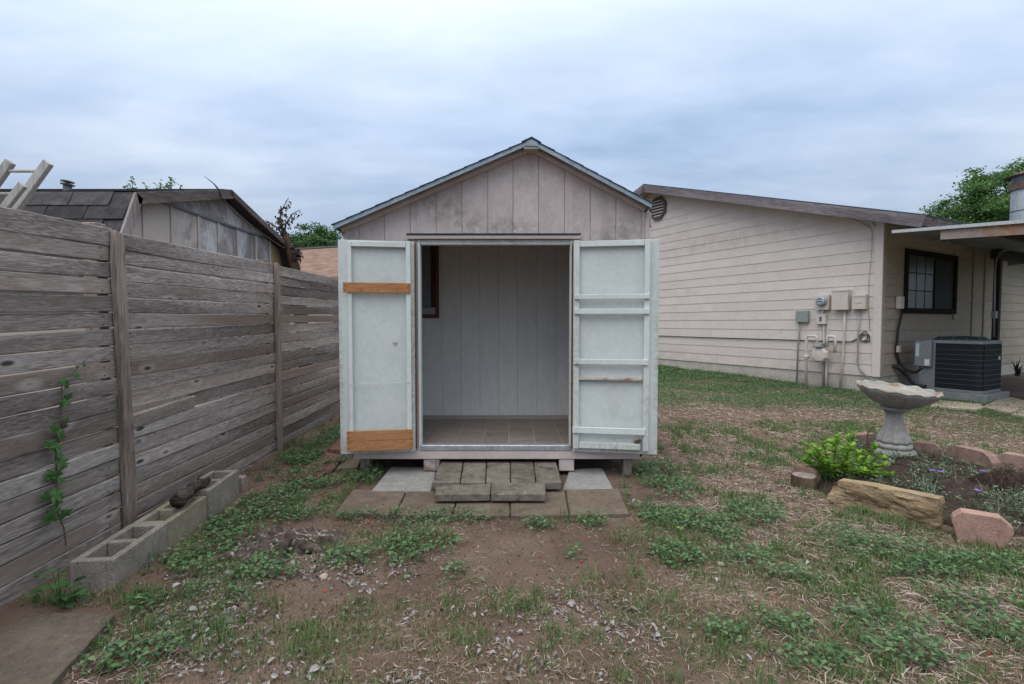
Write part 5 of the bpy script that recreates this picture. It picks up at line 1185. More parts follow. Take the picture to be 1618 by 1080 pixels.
MB().lathe([(.12, .078), (.142, .085), (.148, .105), (.14, .125), (.118, .132)], 40, Mb).build('foot_ring', BBC, bb, smooth=True)
MB().lathe([(.10, .13), (.132, .137), (.128, .162), (.112, .20), (.091, .25), (.074, .30), (.063, .345), (.060, .385), (.068, .415), (.084, .432), (.095, .44)], 60, Mb, flu(.085, 9)).build('pedestal', BBC, bb, smooth=True)
MB().lathe([(.08, .438), (.118, .444), (.124, .458), (.11, .472), (.09, .474)], 40, Mb).build('neck_ring', BBC, bb, smooth=True)
tiltM = Mb @ Matrix.Translation((0, 0, .472)) @ Matrix.Rotation(R(4.0), 4, 'Y') @ Matrix.Rotation(R(5.0), 4, 'X')
NS = 14
def sc_f(r, z, a, j):
    t = max(0, (r - .12) / .2); w = .5 + .5 * math.cos(a * NS)
    return r * (1 + .055 * t * (w - .6)), z + .015 * t * t * (w - .5)
prof_b = [(.05, -.004), (.11, .002), (.17, .024), (.225, .062), (.275, .105), (.303, .142), (.318, .158), (.326, .167), (.324, .178), (.311, .180), (.297, .166), (.275, .132), (.21, .108), (.1, .10), (.01, .098)]
MB().lathe(prof_b[:7], 153, tiltM, sc_f).build('basin_underside', BBC, bb, smooth=True)
MB().lathe(prof_b[6:], 153, tiltM @ Matrix.Translation((0, 0, .0004)), sc_f).build('basin', BBR, bb, smooth=True)
g = np.random.default_rng(3); n = 1300; a = g.uniform(0, 6.28, n); r = .255 * np.sqrt(g.uniform(0, 1, n)); pl = [tiltM @ Vector((r[i] * math.cos(a[i]), r[i] * math.sin(a[i]), .104 + .45 * max(0, r[i] - .1) ** 2 + .012 * g.uniform() + .006)) for i in range(n)]
vf = leaves(np.array([tuple(p) for p in pl]), g.uniform(0, 6.28, n), g.uniform(-.3, .3, n), g.normal(0, .5, n), g.uniform(.012, .022, n), g.uniform(.008, .013, n), .3)
sd = nptri('bird_seed', vf[0], vf[1], m_leaf('seed_husks', [(.20, .12, .06), (.38, .26, .15), (.5, .38, .26), (.12, .07, .04)], .8, 0)); tag(sd, 'scattered tan seed husks lying in the bird bath basin', 'bird seed', kind='stuff')

# edging stones -------------------------------------------------------------------------------
EDG = m_surf('pink_concrete_edger', (.31, .19, .15), (.41, .265, .215), 8, .95, .1, .7, 130, .004, rv=.06, dirt=(.52, .40, .35), dirt_scale=60, dirt_lo=.6, dirt_hi=.72)
EDGD = m_surf('brown_pink_edger', (.26, .165, .135), (.40, .27, .225), 7, .95, .1, .7, 130, .004, rv=.1, dirt=(.17, .12, .10), dirt_scale=5, dirt_lo=.5, dirt_hi=.7)
def edger(pa, pb, h, th, mat, label, shape='clip', lean=0.0, zadd=0):
    d = Vector((pb.x - pa.x, pb.y - pa.y, 0)); L_ = d.length; d.normalize(); n = Vector((-d.y, d.x, 0))
    z0 = min(gzf(pa.x, pa.y), gzf(pb.x, pb.y)) - .04 + zadd; dzz = (gzf(pb.x, pb.y) - gzf(pa.x, pa.y))
    M = Matrix.Translation((pa.x, pa.y, z0)) @ Matrix(((d.x, n.x, 0, 0), (d.y, n.y, 0, 0), (0, 0, 1, 0), (0, 0, 0, 1))) @ Matrix.Rotation(lean, 4, 'X')
    H = h + .04; c = .22 * L_
    poly = {'clip': [(0, 0), (L_, 0), (L_, H * .62), (L_ - c * .35, H * .86), (L_ - c, H), (c, H), (c * .35, H * .86), (0, H * .62)], 'trap': [(.13 * L_, 0), (.80 * L_, 0), (L_, H * .62), (.985 * L_, H * .76), (.78 * L_, H), (.16 * L_, H * .995), (.015 * L_, H * .8), (0, H * .66)]}[shape]
    o = MB().prism(poly, 0, th, 'y').build('edging_stone', mat, None, bevel=.0055, seg=2, M=M)
    return tag(o, label, 'edging stone', 'concrete edging stones of the flower bed')
edger(G(1503, 853), G(1602, 873), .155, .085, EDG, 'pink wedge-shaped edging stone at the front right of the bed', 'trap', zadd=.025)
edger(G(1437, 722), G(1488, 729), .15, .10, EDGD, 'edging stone directly right of the bird bath foot', 'clip')
edger(G(1491, 729), G(1567, 748), .175, .10, EDGD, 'middle edging stone of the row behind the bed', 'clip')
edger(G(1567, 744), G(1655, 760), .18, .10, EDGD, 'edging stone at the right end of the row behind the bed', 'clip')
edger(G(1345, 708), G(1392, 704), .13, .10, EDGD, 'edging stone left of the bird bath foot behind the shrub', 'clip')
edger(G(1250, 757), G(1290, 766), .135, .10, EDGD, 'edging stone at the left end of the bed behind the log slice', 'clip')
edger(G(1318, 722), G(1345, 712), .07, .09, EDGD, 'small edging stone half hidden behind the bright shrub', 'clip')
# long tan sandstone
def sandstone():
    pa, pb = G(1308, 792), G(1481, 839); d = Vector((pb.x - pa.x, pb.y - pa.y, 0)); L_ = d.length; d.normalize(); n = Vector((-d.y, d.x, 0)); nx, nz, ny = 28, 9, 4
    bm = bmesh.new(); bmesh.ops.create_cube(bm, size=1.0)
    bmesh.ops.subdivide_edges(bm, edges=bm.edges, cuts=30, use_grid_fill=True)
    H, W = .175, .10
    for v in bm.verts:
        x, y, z = v.co; s = Vector((x * 6, y * 2 + 3, z * 2.2)); t = x + .5
        h = H * (1.0 + .18 * (t)) ; X = (x + .5) * L_; Z = (z + .5) * (h + .05) - .05; Y = (y + .5) * W
        if y < -.3: Y += (.035 * mnoise.noise(Vector((X * 7, Z * 11, 2))) + .022 * abs(mnoise.noise(Vector((X * 17, Z * 24, 5)))) + .016 * abs(mnoise.noise(Vector((X * 38, Z * 44, 5)))) + .006 * mnoise.noise(Vector((X * 90, Z * 90, 5)))) * min(1, (-.3 - y) * 8)
        if z > .45: Z += .010 * mnoise.noise(Vector((X * 6, Y * 9, 7)))
        if t < .1: Z -= .03 * (1 - t / .1) * (z + .5); X += .05 * (1 - t / .1) * abs(z) * 1.2
        if t > .94: X -= .02 * (z < -.2) + .012 * mnoise.noise(Vector((Y * 20, Z * 15, 1)))
        v.co = (X, Y, Z)
    me = bpy.data.meshes.new('sandstone_block'); bm.to_mesh(me); bm.free()
    me.polygons.foreach_set('use_smooth', [True] * len(me.polygons))
    M = Matrix.Translation((pa.x, pa.y, gz(pa.x, pa.y) - .01)) @ Matrix(((d.x, n.x, 0, 0), (d.y, n.y, 0, 0), (0, 0, 1, 0), (0, 0, 0, 1)))
    o = link('sandstone_block', me, m_surf('tan_sandstone', (.26, .19, .115), (.42, .32, .205), 5, .92, .12, 1.0, 34, .015, (1, 1, 1.6), dirt=(.25, .18, .11), dirt_scale=6, dirt_lo=.55, dirt_hi=.8), None, M); autosmooth(o, 45)
    return tag(o, 'long tan rough-faced sandstone block edging the flower bed', 'stone')
sandstone()
lp = G(1278, 772); ls_ = MB(); MB
o = MB().lathe([(.085, -.03), (.088, .03), (.084, .08), (.082, .085)], 26, None, lambda r, z, a, j: (r * (1 + .05 * math.sin(3 * a) + .03 * math.sin(8 * a)), z)).build('log_slice', m_surf('dark_log_bark', (.085, .055, .038), (.17, .12, .09), 12, .95, .1, .8, 40, .01, (1, 1, .3)), None, M=Matrix.Translation((lp.x, lp.y + .06, gz(lp.x, lp.y))))
MB().lathe([(.078, .0852), (.076, .088), (.002, .0885)], 26, None, lambda r, z, a, j: (r * (1 + .05 * math.sin(3 * a) + .03 * math.sin(8 * a)), z)).build('cut_face', m_surf('grey_end_grain', (.20, .175, .155), (.33, .295, .27), 30, .95, .1, .5, 60, .004), o, M=Matrix.Identity(4)).matrix_parent_inverse = Matrix.Identity(4)
tag(o, 'short round log slice at the left end of the flower bed', 'log slice')
hp = G(1371, 722); tag(MB().tube([(hp.x, hp.y, -.05), (hp.x, hp.y, .12), P(1370.5, 690, hp.y), P(1372, 681, hp.y), P(1376, 676, hp.y), P(1381, 674, hp.y)], .006, 8).build('garden_hook', m_surf('rusty_rod', (.13, .06, .04), (.2, .1, .07), 20, .8), None, smooth=True), 'rusty bent iron rod standing in the bed by the bird bath', 'garden hook')

# plants in the bed ----------------------------------------------------------------------------
BRIGHT = m_leaf('bright_shrub_leaves', [(.09, .21, .012), (.15, .32, .02), (.22, .41, .03), (.32, .50, .05)], .4, .35, .4)
STEM = m_plain('green_stem', (.06, .10, .03), .7); 
def shrub():
    g = np.random.default_rng(9); c = G(1335, 768); t = thing('green_shrub', 'bright yellow-green leafy shrub behind the tan stone', 'shrub', (c.x, c.y + .1, gz(c.x, c.y)))
    tips = [(1273, 702), (1288, 720), (1268, 728), (1300, 700), (1315, 705), (1342, 690), (1350, 686), (1332, 712), (1360, 715), (1385, 705), (1372, 725), (1400, 735), (1410, 752), (1415, 762), (1390, 745), (1310, 730), (1295, 742), (1280, 738), (1340, 735), (1365, 745), (1325, 750), (1350, 756), (1380, 758), (1302, 722), (1290, 708), (1345, 704), (1322, 690), (1395, 722), (1275, 716)]
    st = MB(); PS, YA, PI_ = [], [], []
    for (u, v) in tips:
        Yt = c.y + g.uniform(-.12, .28); q = P(u, v, Yt); cxm = c.x + (q.x - c.x) * .35; b = Vector((cxm, c.y + .08, gz(c.x, c.y) + .02)); mid = b.lerp(q, .5) + Vector((0, 0, .04)); st.tube([b, mid, q], [.006, .004, .002], 5)
        L_ = (q - b).length; nl = int(max(14, L_ * 130))
        for k in range(nl):
            tt = 1 - (k / nl) ** 1.15 * .85; p = b.lerp(mid, tt * 2) if tt < .5 else mid.lerp(q, tt * 2 - 1); PS.append(p); YA.append(2.4 * k + g.normal(0, .3)); PI_.append(.35 + .6 * (tt - .5) + g.normal(0, .2))
    n = len(PS); ps = np.array([tuple(p) for p in PS]); ln = g.uniform(.038, .068, n)
    vf = leaves(ps, np.array(YA), np.array(PI_), g.normal(0, .35, n), ln, ln * g.uniform(.38, .52, n), .18, .12)
    nptri('foliage', vf[0], vf[1], BRIGHT, t); st.build('stems', STEM, t)
shrub()
GRN = m_leaf('bed_weed_leaves', [(.03, .06, .028), (.05, .095, .042), (.085, .14, .07)], .55, .2)
FLOW = m_leaf('purple_petals', [(.24, .10, .52), (.34, .16, .66)], .6, .3)
def flower(u, v, vb, label, heads):
    b = G(u, vb); b.z += .05; g = np.random.default_rng(int(u)); t = thing('flowering_plant', label, 'plant', tuple(b), group='purple flowering plants in the bed'); st = MB(); LV = []
    for (hu, hv) in heads:
        q = P(hu, hv, b.y + g.uniform(-.03, .05)); mid = b.lerp(q, .55) + Vector((g.normal(0, .012), 0, .01)); st.tube([b, mid, q], [.003, .0025, .0015], 5)
        a = np.arange(5) * 1.2566 + g.uniform(0, 1); vf = leaves(np.repeat([tuple(q)], 5, 0), a, np.full(5, .45), np.zeros(5), np.full(5, .026), np.full(5, .022), .1, .1); nptri('flower', vf[0], vf[1], FLOW, t)
        for k in range(7):
            tt = g.uniform(.15, .85); LV.append(b.lerp(mid, tt * 2) if tt < .5 else mid.lerp(q, tt * 2 - 1))
    n = len(LV); vf = leaves(np.array([tuple(p) for p in LV]), g.uniform(0, 6.28, n), g.uniform(0, .6, n), g.normal(0, .3, n), g.uniform(.04, .075, n), g.uniform(.010, .017, n), .2, .15)
    nptri('leaves', vf[0], vf[1], GRN, t); st.build('stems', STEM, t)
flower(1475, 744, 775, 'plant with two purple flowers in the middle of the bed', [(1473, 744), (1486, 746)])
flower(1556, 744, 770, 'plant with two purple flowers before the row of edgers', [(1553, 745), (1562, 748)])
flower(1545, 775, 800, 'low plant with one purple flower in the front of the bed', [(1545, 776)])
def mound():
    c = G(1612, 790); g = np.random.default_rng(2); n = 900; t = thing('root_clump', 'dark fibrous root clump at the right edge of the bed', 'root clump', tuple(c))
    a = g.uniform(0, 6.28, n); r = np.sqrt(g.uniform(0, 1, n)); x = c.x + .06 + r * np.cos(a) * .22; y = c.y + .12 + r * np.sin(a) * .2; z = gz(c.x, c.y) + .05 + .13 * (1 - r ** 1.7) * g.uniform(.6, 1.1, n)
    vf = straws(np.stack([x, y, z], 1), a + g.normal(0, .6, n), g.uniform(.03, .09, n), g.uniform(.0008, .0018, n), -r * 1.2 + g.normal(0, .3, n), g.normal(0, .12, n))
    nptri('roots', vf[0], vf[1], m_leaf('dark_roots', [(.03, .018, .014), (.06, .04, .032), (.11, .08, .062)], .95, 0), t)
    o = MB().lathe([(.24, -.02), (.2, .05), (.15, .09), (.08, .125), (.01, .135)], 22, Matrix.Translation((c.x + .06, c.y + .12, gz(c.x, c.y) + .02)), lambda r, z, a, j: (r * (1 + .15 * math.sin(3 * a + j)), z)).build('root_core', m_surf('root_soil', (.02, .013, .011), (.05, .034, .028), 20, .97, .1, 1, 60, .02), t, smooth=True)
mound()

# vine on the fence, weeds -----------------------------------------------------------------------
VLEAF = m_leaf('vine_leaves', [(.035, .10, .03), (.05, .13, .04), (.07, .16, .045)], .5, .2)
def lobed(n_=5):
    vs = [(0, 0, 0)]; ang = []
    for k in range(21):
        t = k / 20; a = R(-150 + 300 * t); r = .55 + .45 * abs(math.cos((a) * 5 / 2 * .6 * 2 / 2)) ** .7 if False else .50 + .5 * (0.5 + .5 * math.cos(a * 6)) ** 1.1 * (1 - .25 * abs(a) / 2.6)
        vs.append((r * math.cos(a), r * math.sin(a), .10 * r * math.cos(a * 6) - .15 * r * r))
    fs = [(0, i, i + 1) for i in range(1, 21)] + [(0, 21, 1)]
    return MB().raw(vs, fs).mesh('vine_leaf')
VM = lobed()
def vine():
    X = FXX + .012; path = [(104, 862), (101, 835), (92, 812), (88, 790), (88, 770), (89, 745), (88, 725), (89, 700), (90, 685), (95, 660), (97, 640), (97, 618), (98, 605), (105, 596), (115, 590), (126, 577), (138, 565), (146, 562)]
    pts = [PX(u, v, X + .02) for u, v in path]
    t = thing('climbing_vine', 'ivy-like green vine climbing the fence planks', 'vine', (X, pts[0].y, .05)); MB().tube(pts, [.004] * 8 + [.003] * 5 + [.0018] * 5, 5).build('stem', m_plain('vine_stem', (.09, .075, .05), .8), t)
    for (u, v, s) in [(83, 812, 22), (104, 810, 13), (78, 815, 14), (88, 780, 19), (74, 784, 13), (96, 788, 12), (88, 750, 18), (98, 757, 10), (81, 748, 12), (98, 728, 16), (104, 735, 9), (95, 718, 9), (85, 706, 13), (80, 700, 12), (92, 704, 12), (95, 682, 14), (88, 675, 13), (101, 690, 9), (105, 665, 11), (97, 640, 9), (103, 634, 10), (108, 626, 10), (107, 608, 10), (100, 601, 9), (120, 592, 7), (133, 576, 5), (106, 637, 8), (122, 579, 5)]:
        q = PX(u, v, X + rnd.uniform(.025, .05)); sc2 = s * .5 / FPX * q.y * 1.9
        M = Matrix.Translation(q) @ Matrix.Rotation(R(90 + rnd.uniform(-25, 25)), 4, 'Y') @ Matrix.Rotation(rnd.uniform(-1.0, 1.0), 4, 'Z') @ Matrix.Rotation(rnd.uniform(-.4, .4), 4, 'X') @ Matrix.Diagonal((sc2, sc2, sc2, 1))
        link('leaf', VM, VLEAF, t, M)
vine()
WLF = m_leaf('weed_leaves', [(.04, .105, .028), (.06, .14, .04), (.085, .18, .05)], .5, .25)
def weed(u, v, label, spots, ls, seed, mat=WLF):
    b = G(u, v); g = np.random.default_rng(seed); t = thing('weed_plant', label, 'plant', tuple(b)); st = MB(); VF = []
    for (lu, lv) in spots:
        q = P(lu, lv, b.y + g.uniform(-.05, .05)); st.tube([b, b.lerp(q, .6) + Vector((0, 0, .02)), q], [.003, .002, .0012], 5)
        k = 3; ps = np.repeat([tuple(q)], k, 0) + g.normal(0, .006, (k, 3)); VF.append(leaves(ps, g.uniform(0, 6.28, k), g.uniform(-.1, .5, k), g.normal(0, .3, k), g.uniform(.7, 1.2, k) * ls, g.uniform(.5, .65, k) * ls, .12, .12))
    V, F = join(*VF); nptri('leaves', V, F, mat, t); st.build('stems', STEM, t)
weed(95, 962, 'broad-leaved weed at the fence foot beside the nearest block', [(70, 912), (82, 902), (97, 918), (78, 925), (88, 930), (110, 922), (100, 940), (90, 945), (112, 938), (120, 942), (85, 958), (98, 955), (108, 955), (127, 940), (92, 902)], .05, 4)
weed(228, 905, 'small weed growing against the side of the nearest block', [(226, 892), (222, 900), (232, 905), (215, 912), (228, 912), (218, 905)], .03, 5)
weed(545, 823, 'small upright weed beside the leftmost front paver', [(533, 810), (545, 808), (540, 815), (550, 818), (555, 814)], .03, 6)
weed(175, 1062, 'small weed beside the brown concrete slab', [(165, 1050), (180, 1046), (170, 1060), (185, 1065), (160, 1068), (192, 1052)], .035, 7)
for i, (u, v) in enumerate([(1612, 600)]):
    b = Vector((HM @ Vector((hy(1608, 575, -.4)[0], -.4, 0)))); g = np.random.default_rng(1); n = 26; b.z = gz(b.x, b.y) + .07
    vf = blades(np.repeat([tuple(b)], n, 0) + g.normal(0, .02, (n, 3)) * np.array([1, 1, 0]), g.uniform(0, 6.28, n), g.uniform(.3, 1.2, n), g.uniform(.25, .5, n), np.full(n, .022)); tag(nptri('spiky_plant', vf[0], vf[1], m_leaf('dark_spiky', [(.012, .02, .012), (.03, .05, .025)], .5, .1)), 'dark spiky plant on the patio behind the air conditioner', 'plant')

# ------------------------------------------------------------------ ground cover: turf, weeds, clippings, leaf litter
def blocked(x, y):
    o = ((x > XL - .02) & (x < XR + .02) & (y > YF + .35) & (y < YB)) | (x < FXX + .03)
    o |= (x > -1.17) & (x < .80) & (y > 3.17) & (y < 3.74)
    o |= (x > -1.05) & (x < .80) & (y > 3.6) & (y < 4.35)
    q = HMI.to_3x3() @ Vector((1, 0, 0)); c_, s_ = math.cos(HA), math.sin(HA); lx = (x - HC.x) * c_ + (y - HC.y) * s_; ly = -(x - HC.x) * s_ + (y - HC.y) * c_
    o |= (lx > -.02) & (ly > -.02); o |= (lx > AX0 - .2) & (ly > AY0 - .16); 
    o |= (x < -1.66) & (y < 2.1) & (y > 1.2) & (x > -2.3)
    o |= (x < -1.85 - .03 * (y - 2.2)) & (y > 2.2) & (y < 3.6)
    return o
def in_bed(x, y):
    r = np.zeros(len(x), bool)
    for i in range(len(bed_pts)):
        p, q = bed_pts[i], bed_pts[(i + 1) % len(bed_pts)]
        c = ((p.y > y) != (q.y > y)) & (x < (q.x - p.x) * (y - p.y) / (q.y - p.y + 1e-12) + p.x); r ^= c
    return r
def scatter(n, x0, x1, y0, y1, dens, seed, bed=False):
    g = np.random.default_rng(seed); x = g.uniform(x0, x1, n); y = g.uniform(y0, y1, n)
    k = (g.uniform(size=n) < dens(x, y)) & ~blocked(x, y)
    k &= np.abs(x) < 1.06 * y + .5
    b = in_bed(x, y); k &= b if bed else ~b
    return x[k], y[k], g
def xyz(x, y, dz=0): return np.stack([x, y, ground_z(x, y) + dz], 1)
cover = [patch(*p) for p in ((395, 805, 62, 34), (345, 838, 60, 22), (468, 772, 62, 22), (292, 880, 45, 16), (440, 798, 70, 26), (500, 742, 34, 24), (575, 760, 28, 16), (595, 826, 62, 11), (700, 822, 60, 8), (655, 858, 62, 17), (545, 884, 42, 15), (640, 882, 26, 10), (726, 906, 26, 12), (930, 828, 26, 8), (1012, 800, 48, 26),
    (1045, 755, 36, 26), (1110, 830, 55, 22), (1072, 878, 40, 17), (1160, 880, 50, 18), (1190, 812, 36, 18), (360, 870, 40, 12), (230, 962, 30, 12), (330, 955, 75, 18), (245, 1030, 50, 22), (420, 905, 50, 16), (158, 1052, 24, 14), (1400, 980, 62, 20), (1440, 1030, 66, 24), (1500, 890, 60, 14), (1390, 868, 70, 14),
    (1570, 1000, 55, 26), (1300, 1048, 55, 22), (1530, 948, 45, 18), (1465, 905, 50, 12), (1250, 905, 40, 14), (1330, 845, 40, 10), (525, 690, 20, 16), (480, 725, 30, 16), (470, 812, 50, 10), (850, 836, 24, 8), (1240, 990, 40, 16), (1145, 1000, 40, 18), (990, 850, 30, 9), (905, 880, 14, 6), (1600, 900, 40, 16), (430, 880, 26, 10), (320, 905, 40, 12))]
def cover_d(x, y):
    d = np.zeros(len(x))
    for p in cover: d = np.maximum(d, ell(x, y, p, .9))
    f = fnoise(x + 2, y + 5, 5.5); return np.clip(d * 1.25 * np.clip((f - .28) / .25, 0, 1), 0, 1)
def bare_d(x, y):    # trodden soil in front of the steps
    return np.maximum.reduce([ell(x, y, patch(830, 870, 190, 58), .8), ell(x, y, patch(600, 900, 120, 50), .9) * .8, ell(x, y, patch(480, 830, 60, 20), .8), ell(x, y, patch(265, 920, 60, 16), .8), ell(x, y, patch(560, 925, 150, 22), .8)])
CLOV = m_leaf('ground_cover_leaves', [(.045, .098, .044), (.07, .15, .062), (.105, .195, .08), (.155, .26, .11), (.20, .29, .135)], .6, .3, .25)
x, y, g = scatter(340000, -2.25, 4.6, 1.4, 6.5, lambda a, b: cover_d(a, b) * .62, 21); n = len(x)
hgt = g.uniform(.004, .062, n) * (.5 + fnoise(x, y, 9))
A = leaves(xyz(x, y, hgt), g.uniform(0, 6.28, n), g.uniform(-.25, .6, n), g.normal(0, .35, n), g.uniform(.014, .032, n), g.uniform(.010, .020, n), .15, .1)
# lawn mixed with small-leaved weeds
def lawnc(x, y): return lawn_d(x, y) * np.clip((fnoise(x + 11, y, 2.2) - .30) / .2, 0.05, 1)
x, y, g = scatter(230000, 1.1, 12, 4.2, 15.5, lambda a, b: lawnc(a, b) * .55 + .07 * (fnoise(a, b, 3) > .55), 22); n = len(x)
s_ = np.clip(y / 6.5, .8, 1.8)
A2 = leaves(xyz(x, y, g.uniform(.004, .035, n)), g.uniform(0, 6.28, n), g.uniform(-.2, .8, n), g.normal(0, .4, n), g.uniform(.014, .03, n) * s_, g.uniform(.008, .016, n) * s_, .15, .1)
V, F = join(A, A2); tag(nptri('ground_cover', V, F, CLOV), 'low green creeping weeds spread over the yard', 'ground cover', kind='stuff')
# grass
GRASS = m_leaf('grass_blades', [(.05, .11, .032), (.075, .16, .045), (.11, .21, .062), (.15, .23, .08), (.26, .25, .13)], .6, .25, .25)
tuft_d = lambda x, y: np.clip(.12 + 1.2 * np.clip((fnoise(x + 31, y + 3, 3.1) - .50) / .14, 0, 1), 0, 1) * (1 - .93 * bare_d(x, y)) * np.clip(.34 + .36 * thatch_d(x, y), 0, 1)
x, y, g = scatter(15000, -2.2, 5.0, 1.4, 6.2, tuft_d, 23); k = len(x); per = 22
tx, ty = np.repeat(x, per), np.repeat(y, per); n = len(tx); hs = np.repeat(g.uniform(.5, 1.3, k), per)
tx = tx + g.normal(0, .022, n); ty = ty + g.normal(0, .022, n)
B1 = blades(xyz(tx, ty, -.004), g.uniform(0, 6.28, n), g.uniform(.1, 1.25, n), g.uniform(.03, .085, n) * hs, g.uniform(.0026, .0048, n))
x, y, g = scatter(330000, 1.05, 12, 4.6, 15.5, lambda a, b: lawnc(a, b) * .8, 24); n = len(x); s_ = np.clip(y / 7, .8, 1.8)
B2 = blades(xyz(x, y, -.004), g.uniform(0, 6.28, n), g.uniform(.1, 1.1, n), g.uniform(.025, .06, n), g.uniform(.002, .0035, n) * s_)
x, y, g = scatter(60000, -2.2, 3.5, 1.4, 3.2, lambda a, b: (1 - .95 * bare_d(a, b)) * np.clip((fnoise(a + 3, b + 13, 4.3) - .42) / .2, 0, 1), 25); n = len(x)
B3 = blades(xyz(x, y, -.004), g.uniform(0, 6.28, n), g.uniform(.2, 1.3, n), g.uniform(.02, .055, n), g.uniform(.002, .004, n))
V, F = join(B1, B3); tag(nptri('grass', V, F, GRASS), 'thin green and drying grass tufts over the yard', 'grass', kind='stuff')
tag(nptri('lawn_grass', B2[0], B2[1], m_leaf('lawn_blades', [(.05, .115, .036), (.075, .16, .05), (.11, .205, .07), (.15, .23, .10)], .6, .25, .25)), 'greener lawn grass stretching towards the house', 'grass', kind='stuff')
x, y, g = scatter(130000, -2.1, 3.6, 1.4, 3.3, lambda a, b: (1 - .97 * bare_d(a, b)) * np.clip((fnoise(a + 23, b + 3, 3.6) - .36) / .2, 0, 1), 35); n = len(x)
B4 = blades(xyz(x, y, -.003), g.uniform(0, 6.28, n), g.uniform(.4, 1.5, n), g.uniform(.012, .042, n), g.uniform(.0012, .0026, n))
tag(nptri('dry_grass', B4[0], B4[1], m_leaf('dry_grass_blades', [(.10, .08, .045), (.17, .135, .08), (.25, .20, .125), (.13, .14, .06), (.32, .27, .19)], .8, .15, .15)), 'short drying brown grass in the foreground', 'grass', kind='stuff')
# dry clippings and twigs
STRAW = m_leaf('dry_clippings', [(.12, .082, .058), (.23, .165, .118), (.37, .285, .22), (.50, .41, .34), (.58, .50, .45)], .85, .1, .15)
sd_ = lambda x, y: thatch_d(x, y) * (1 - .75 * lawn_d(x, y)) * np.clip(.25 + 1.5 * (fnoise(x + 8, y + 21, 2.4) - .25), .05, 1)
x, y, g = scatter(260000, .6, 6.5, 1.4, 9.5, lambda a, b: sd_(a, b) * np.clip(3.6 / b, .2, 1), 26); n = len(x); s_ = np.clip(y / 3.6, .8, 2.0)
C1 = straws(xyz(x, y, g.uniform(.002, .018, n)), g.uniform(0, 6.28, n), g.uniform(.015, .07, n) * (1 + .4 * (g.uniform(size=n) > .9)), g.uniform(.0008, .0019, n) * s_, g.normal(0, .12, n), g.normal(0, .10, n))
x, y, g = scatter(11000, .9, 4.6, 1.4, 6.5, sd_, 27); n = len(x)
C2 = straws(xyz(x, y, g.uniform(.008, .025, n)), g.uniform(0, 6.28, n), g.uniform(.04, .12, n), g.uniform(.001, .002, n), g.normal(0, .06, n), g.normal(0, .10, n))
x, y, g = scatter(36000, -2.2, 1.6, 1.4, 3.4, lambda a, b: (1 - .9 * bare_d(a, b)) * .75 * np.clip((fnoise(a, b + 40, 3) - .3) / .3, 0, 1), 28); n = len(x)
C3 = straws(xyz(x, y, g.uniform(.001, .012, n)), g.uniform(0, 6.28, n), g.uniform(.012, .05, n), g.uniform(.0005, .0013, n), g.normal(0, .12, n), g.normal(0, .12, n))
V, F = join(C1, C2, C3); tag(nptri('dry_clippings', V, F, STRAW), 'dry tan grass clippings and twigs littering the ground', 'clippings', kind='stuff')
# pale curled leaf litter in the foreground
LIT = m_leaf('leaf_litter', [(.12, .09, .07), (.22, .19, .17), (.33, .305, .295), (.44, .42, .415), (.17, .105, .07)], .8, .1, .2)
lit_p = [patch(*p) for p in ((620, 1010, 330, 70), (380, 1010, 190, 55), (850, 990, 190, 55), (330, 930, 90, 22), (560, 900, 130, 24))]
def lit_d(x, y):
    d = np.zeros(len(x))
    for p in lit_p: d = np.maximum(d, ell(x, y, p, .9))
    return d * np.clip((fnoise(x + 14, y + 2, 4.2) - .33) / .22, 0.05, 1)
x, y, g = scatter(42000, -2.1, 2.6, 1.4, 3.2, lambda a, b: lit_d(a, b) * .75, 29); n = len(x); ln = g.uniform(.007, .028, n) * np.where(g.uniform(size=n) > .93, 1.8, 1)
D1 = leaves(xyz(x, y, g.uniform(.002, .016, n)), g.uniform(0, 6.28, n), g.normal(0, .25, n), g.normal(0, .6, n), ln, ln * g.uniform(.25, .7, n), .45, .2)
x, y, g = scatter(2200, -2.1, 4.6, 1.4, 6.0, lambda a, b: np.full(len(a), .35) * (1 - .8 * bare_d(a, b)), 30); n = len(x); ln = g.uniform(.01, .04, n)
D2 = leaves(xyz(x, y, g.uniform(.004, .02, n)), g.uniform(0, 6.28, n), g.normal(0, .3, n), g.normal(0, .6, n), ln, ln * g.uniform(.25, .6, n), .45, .2)
V, F = join(D1, D2); tag(nptri('leaf_litter', V, F, LIT), 'pale curled dead leaf bits scattered over the foreground dirt', 'leaf litter', kind='stuff')
# crumbs of soil and small stones
def crumbs(name, n0, dens, sz_, mat, seed, lab, area=(-2.2, 4.6, 1.4, 6.5), lift=.3):
    x, y, g = scatter(n0, *area, dens, seed); n = len(x); s = g.uniform(sz_[0], sz_[1], n)[:, None]
    base = np.array([(1, 0, 0), (-1, 0, 0), (0, 1, 0), (0, -1, 0), (0, 0, .8), (0, 0, -.8)]); p = xyz(x, y, 0)
    V = (p[:, None, :] + (base[None] + g.normal(0, .28, (n, 6, 3))) * s[:, :, None]); V[:, :, 2] += s * lift
    T_ = np.array([(0, 2, 4), (2, 1, 4), (1, 3, 4), (3, 0, 4), (2, 0, 5), (1, 2, 5), (3, 1, 5), (0, 3, 5)]); F = (np.arange(n) * 6)[:, None, None] + T_[None]
    return tag(nptri(name, V.reshape(-1, 3), F.reshape(-1, 3), mat), lab, name.replace('_', ' '), kind='stuff')
crumbs('soil_crumbs', 42000, lambda a, b: np.clip(1.15 - thatch_d(a, b), .1, 1) * .8, (.0015, .0055), m_leaf('soil_crumb', [(.06, .042, .034), (.11, .08, .064), (.17, .125, .10), (.25, .20, .165)], .95, 0, .1), 31, 'small crumbs of brown soil over bare ground')
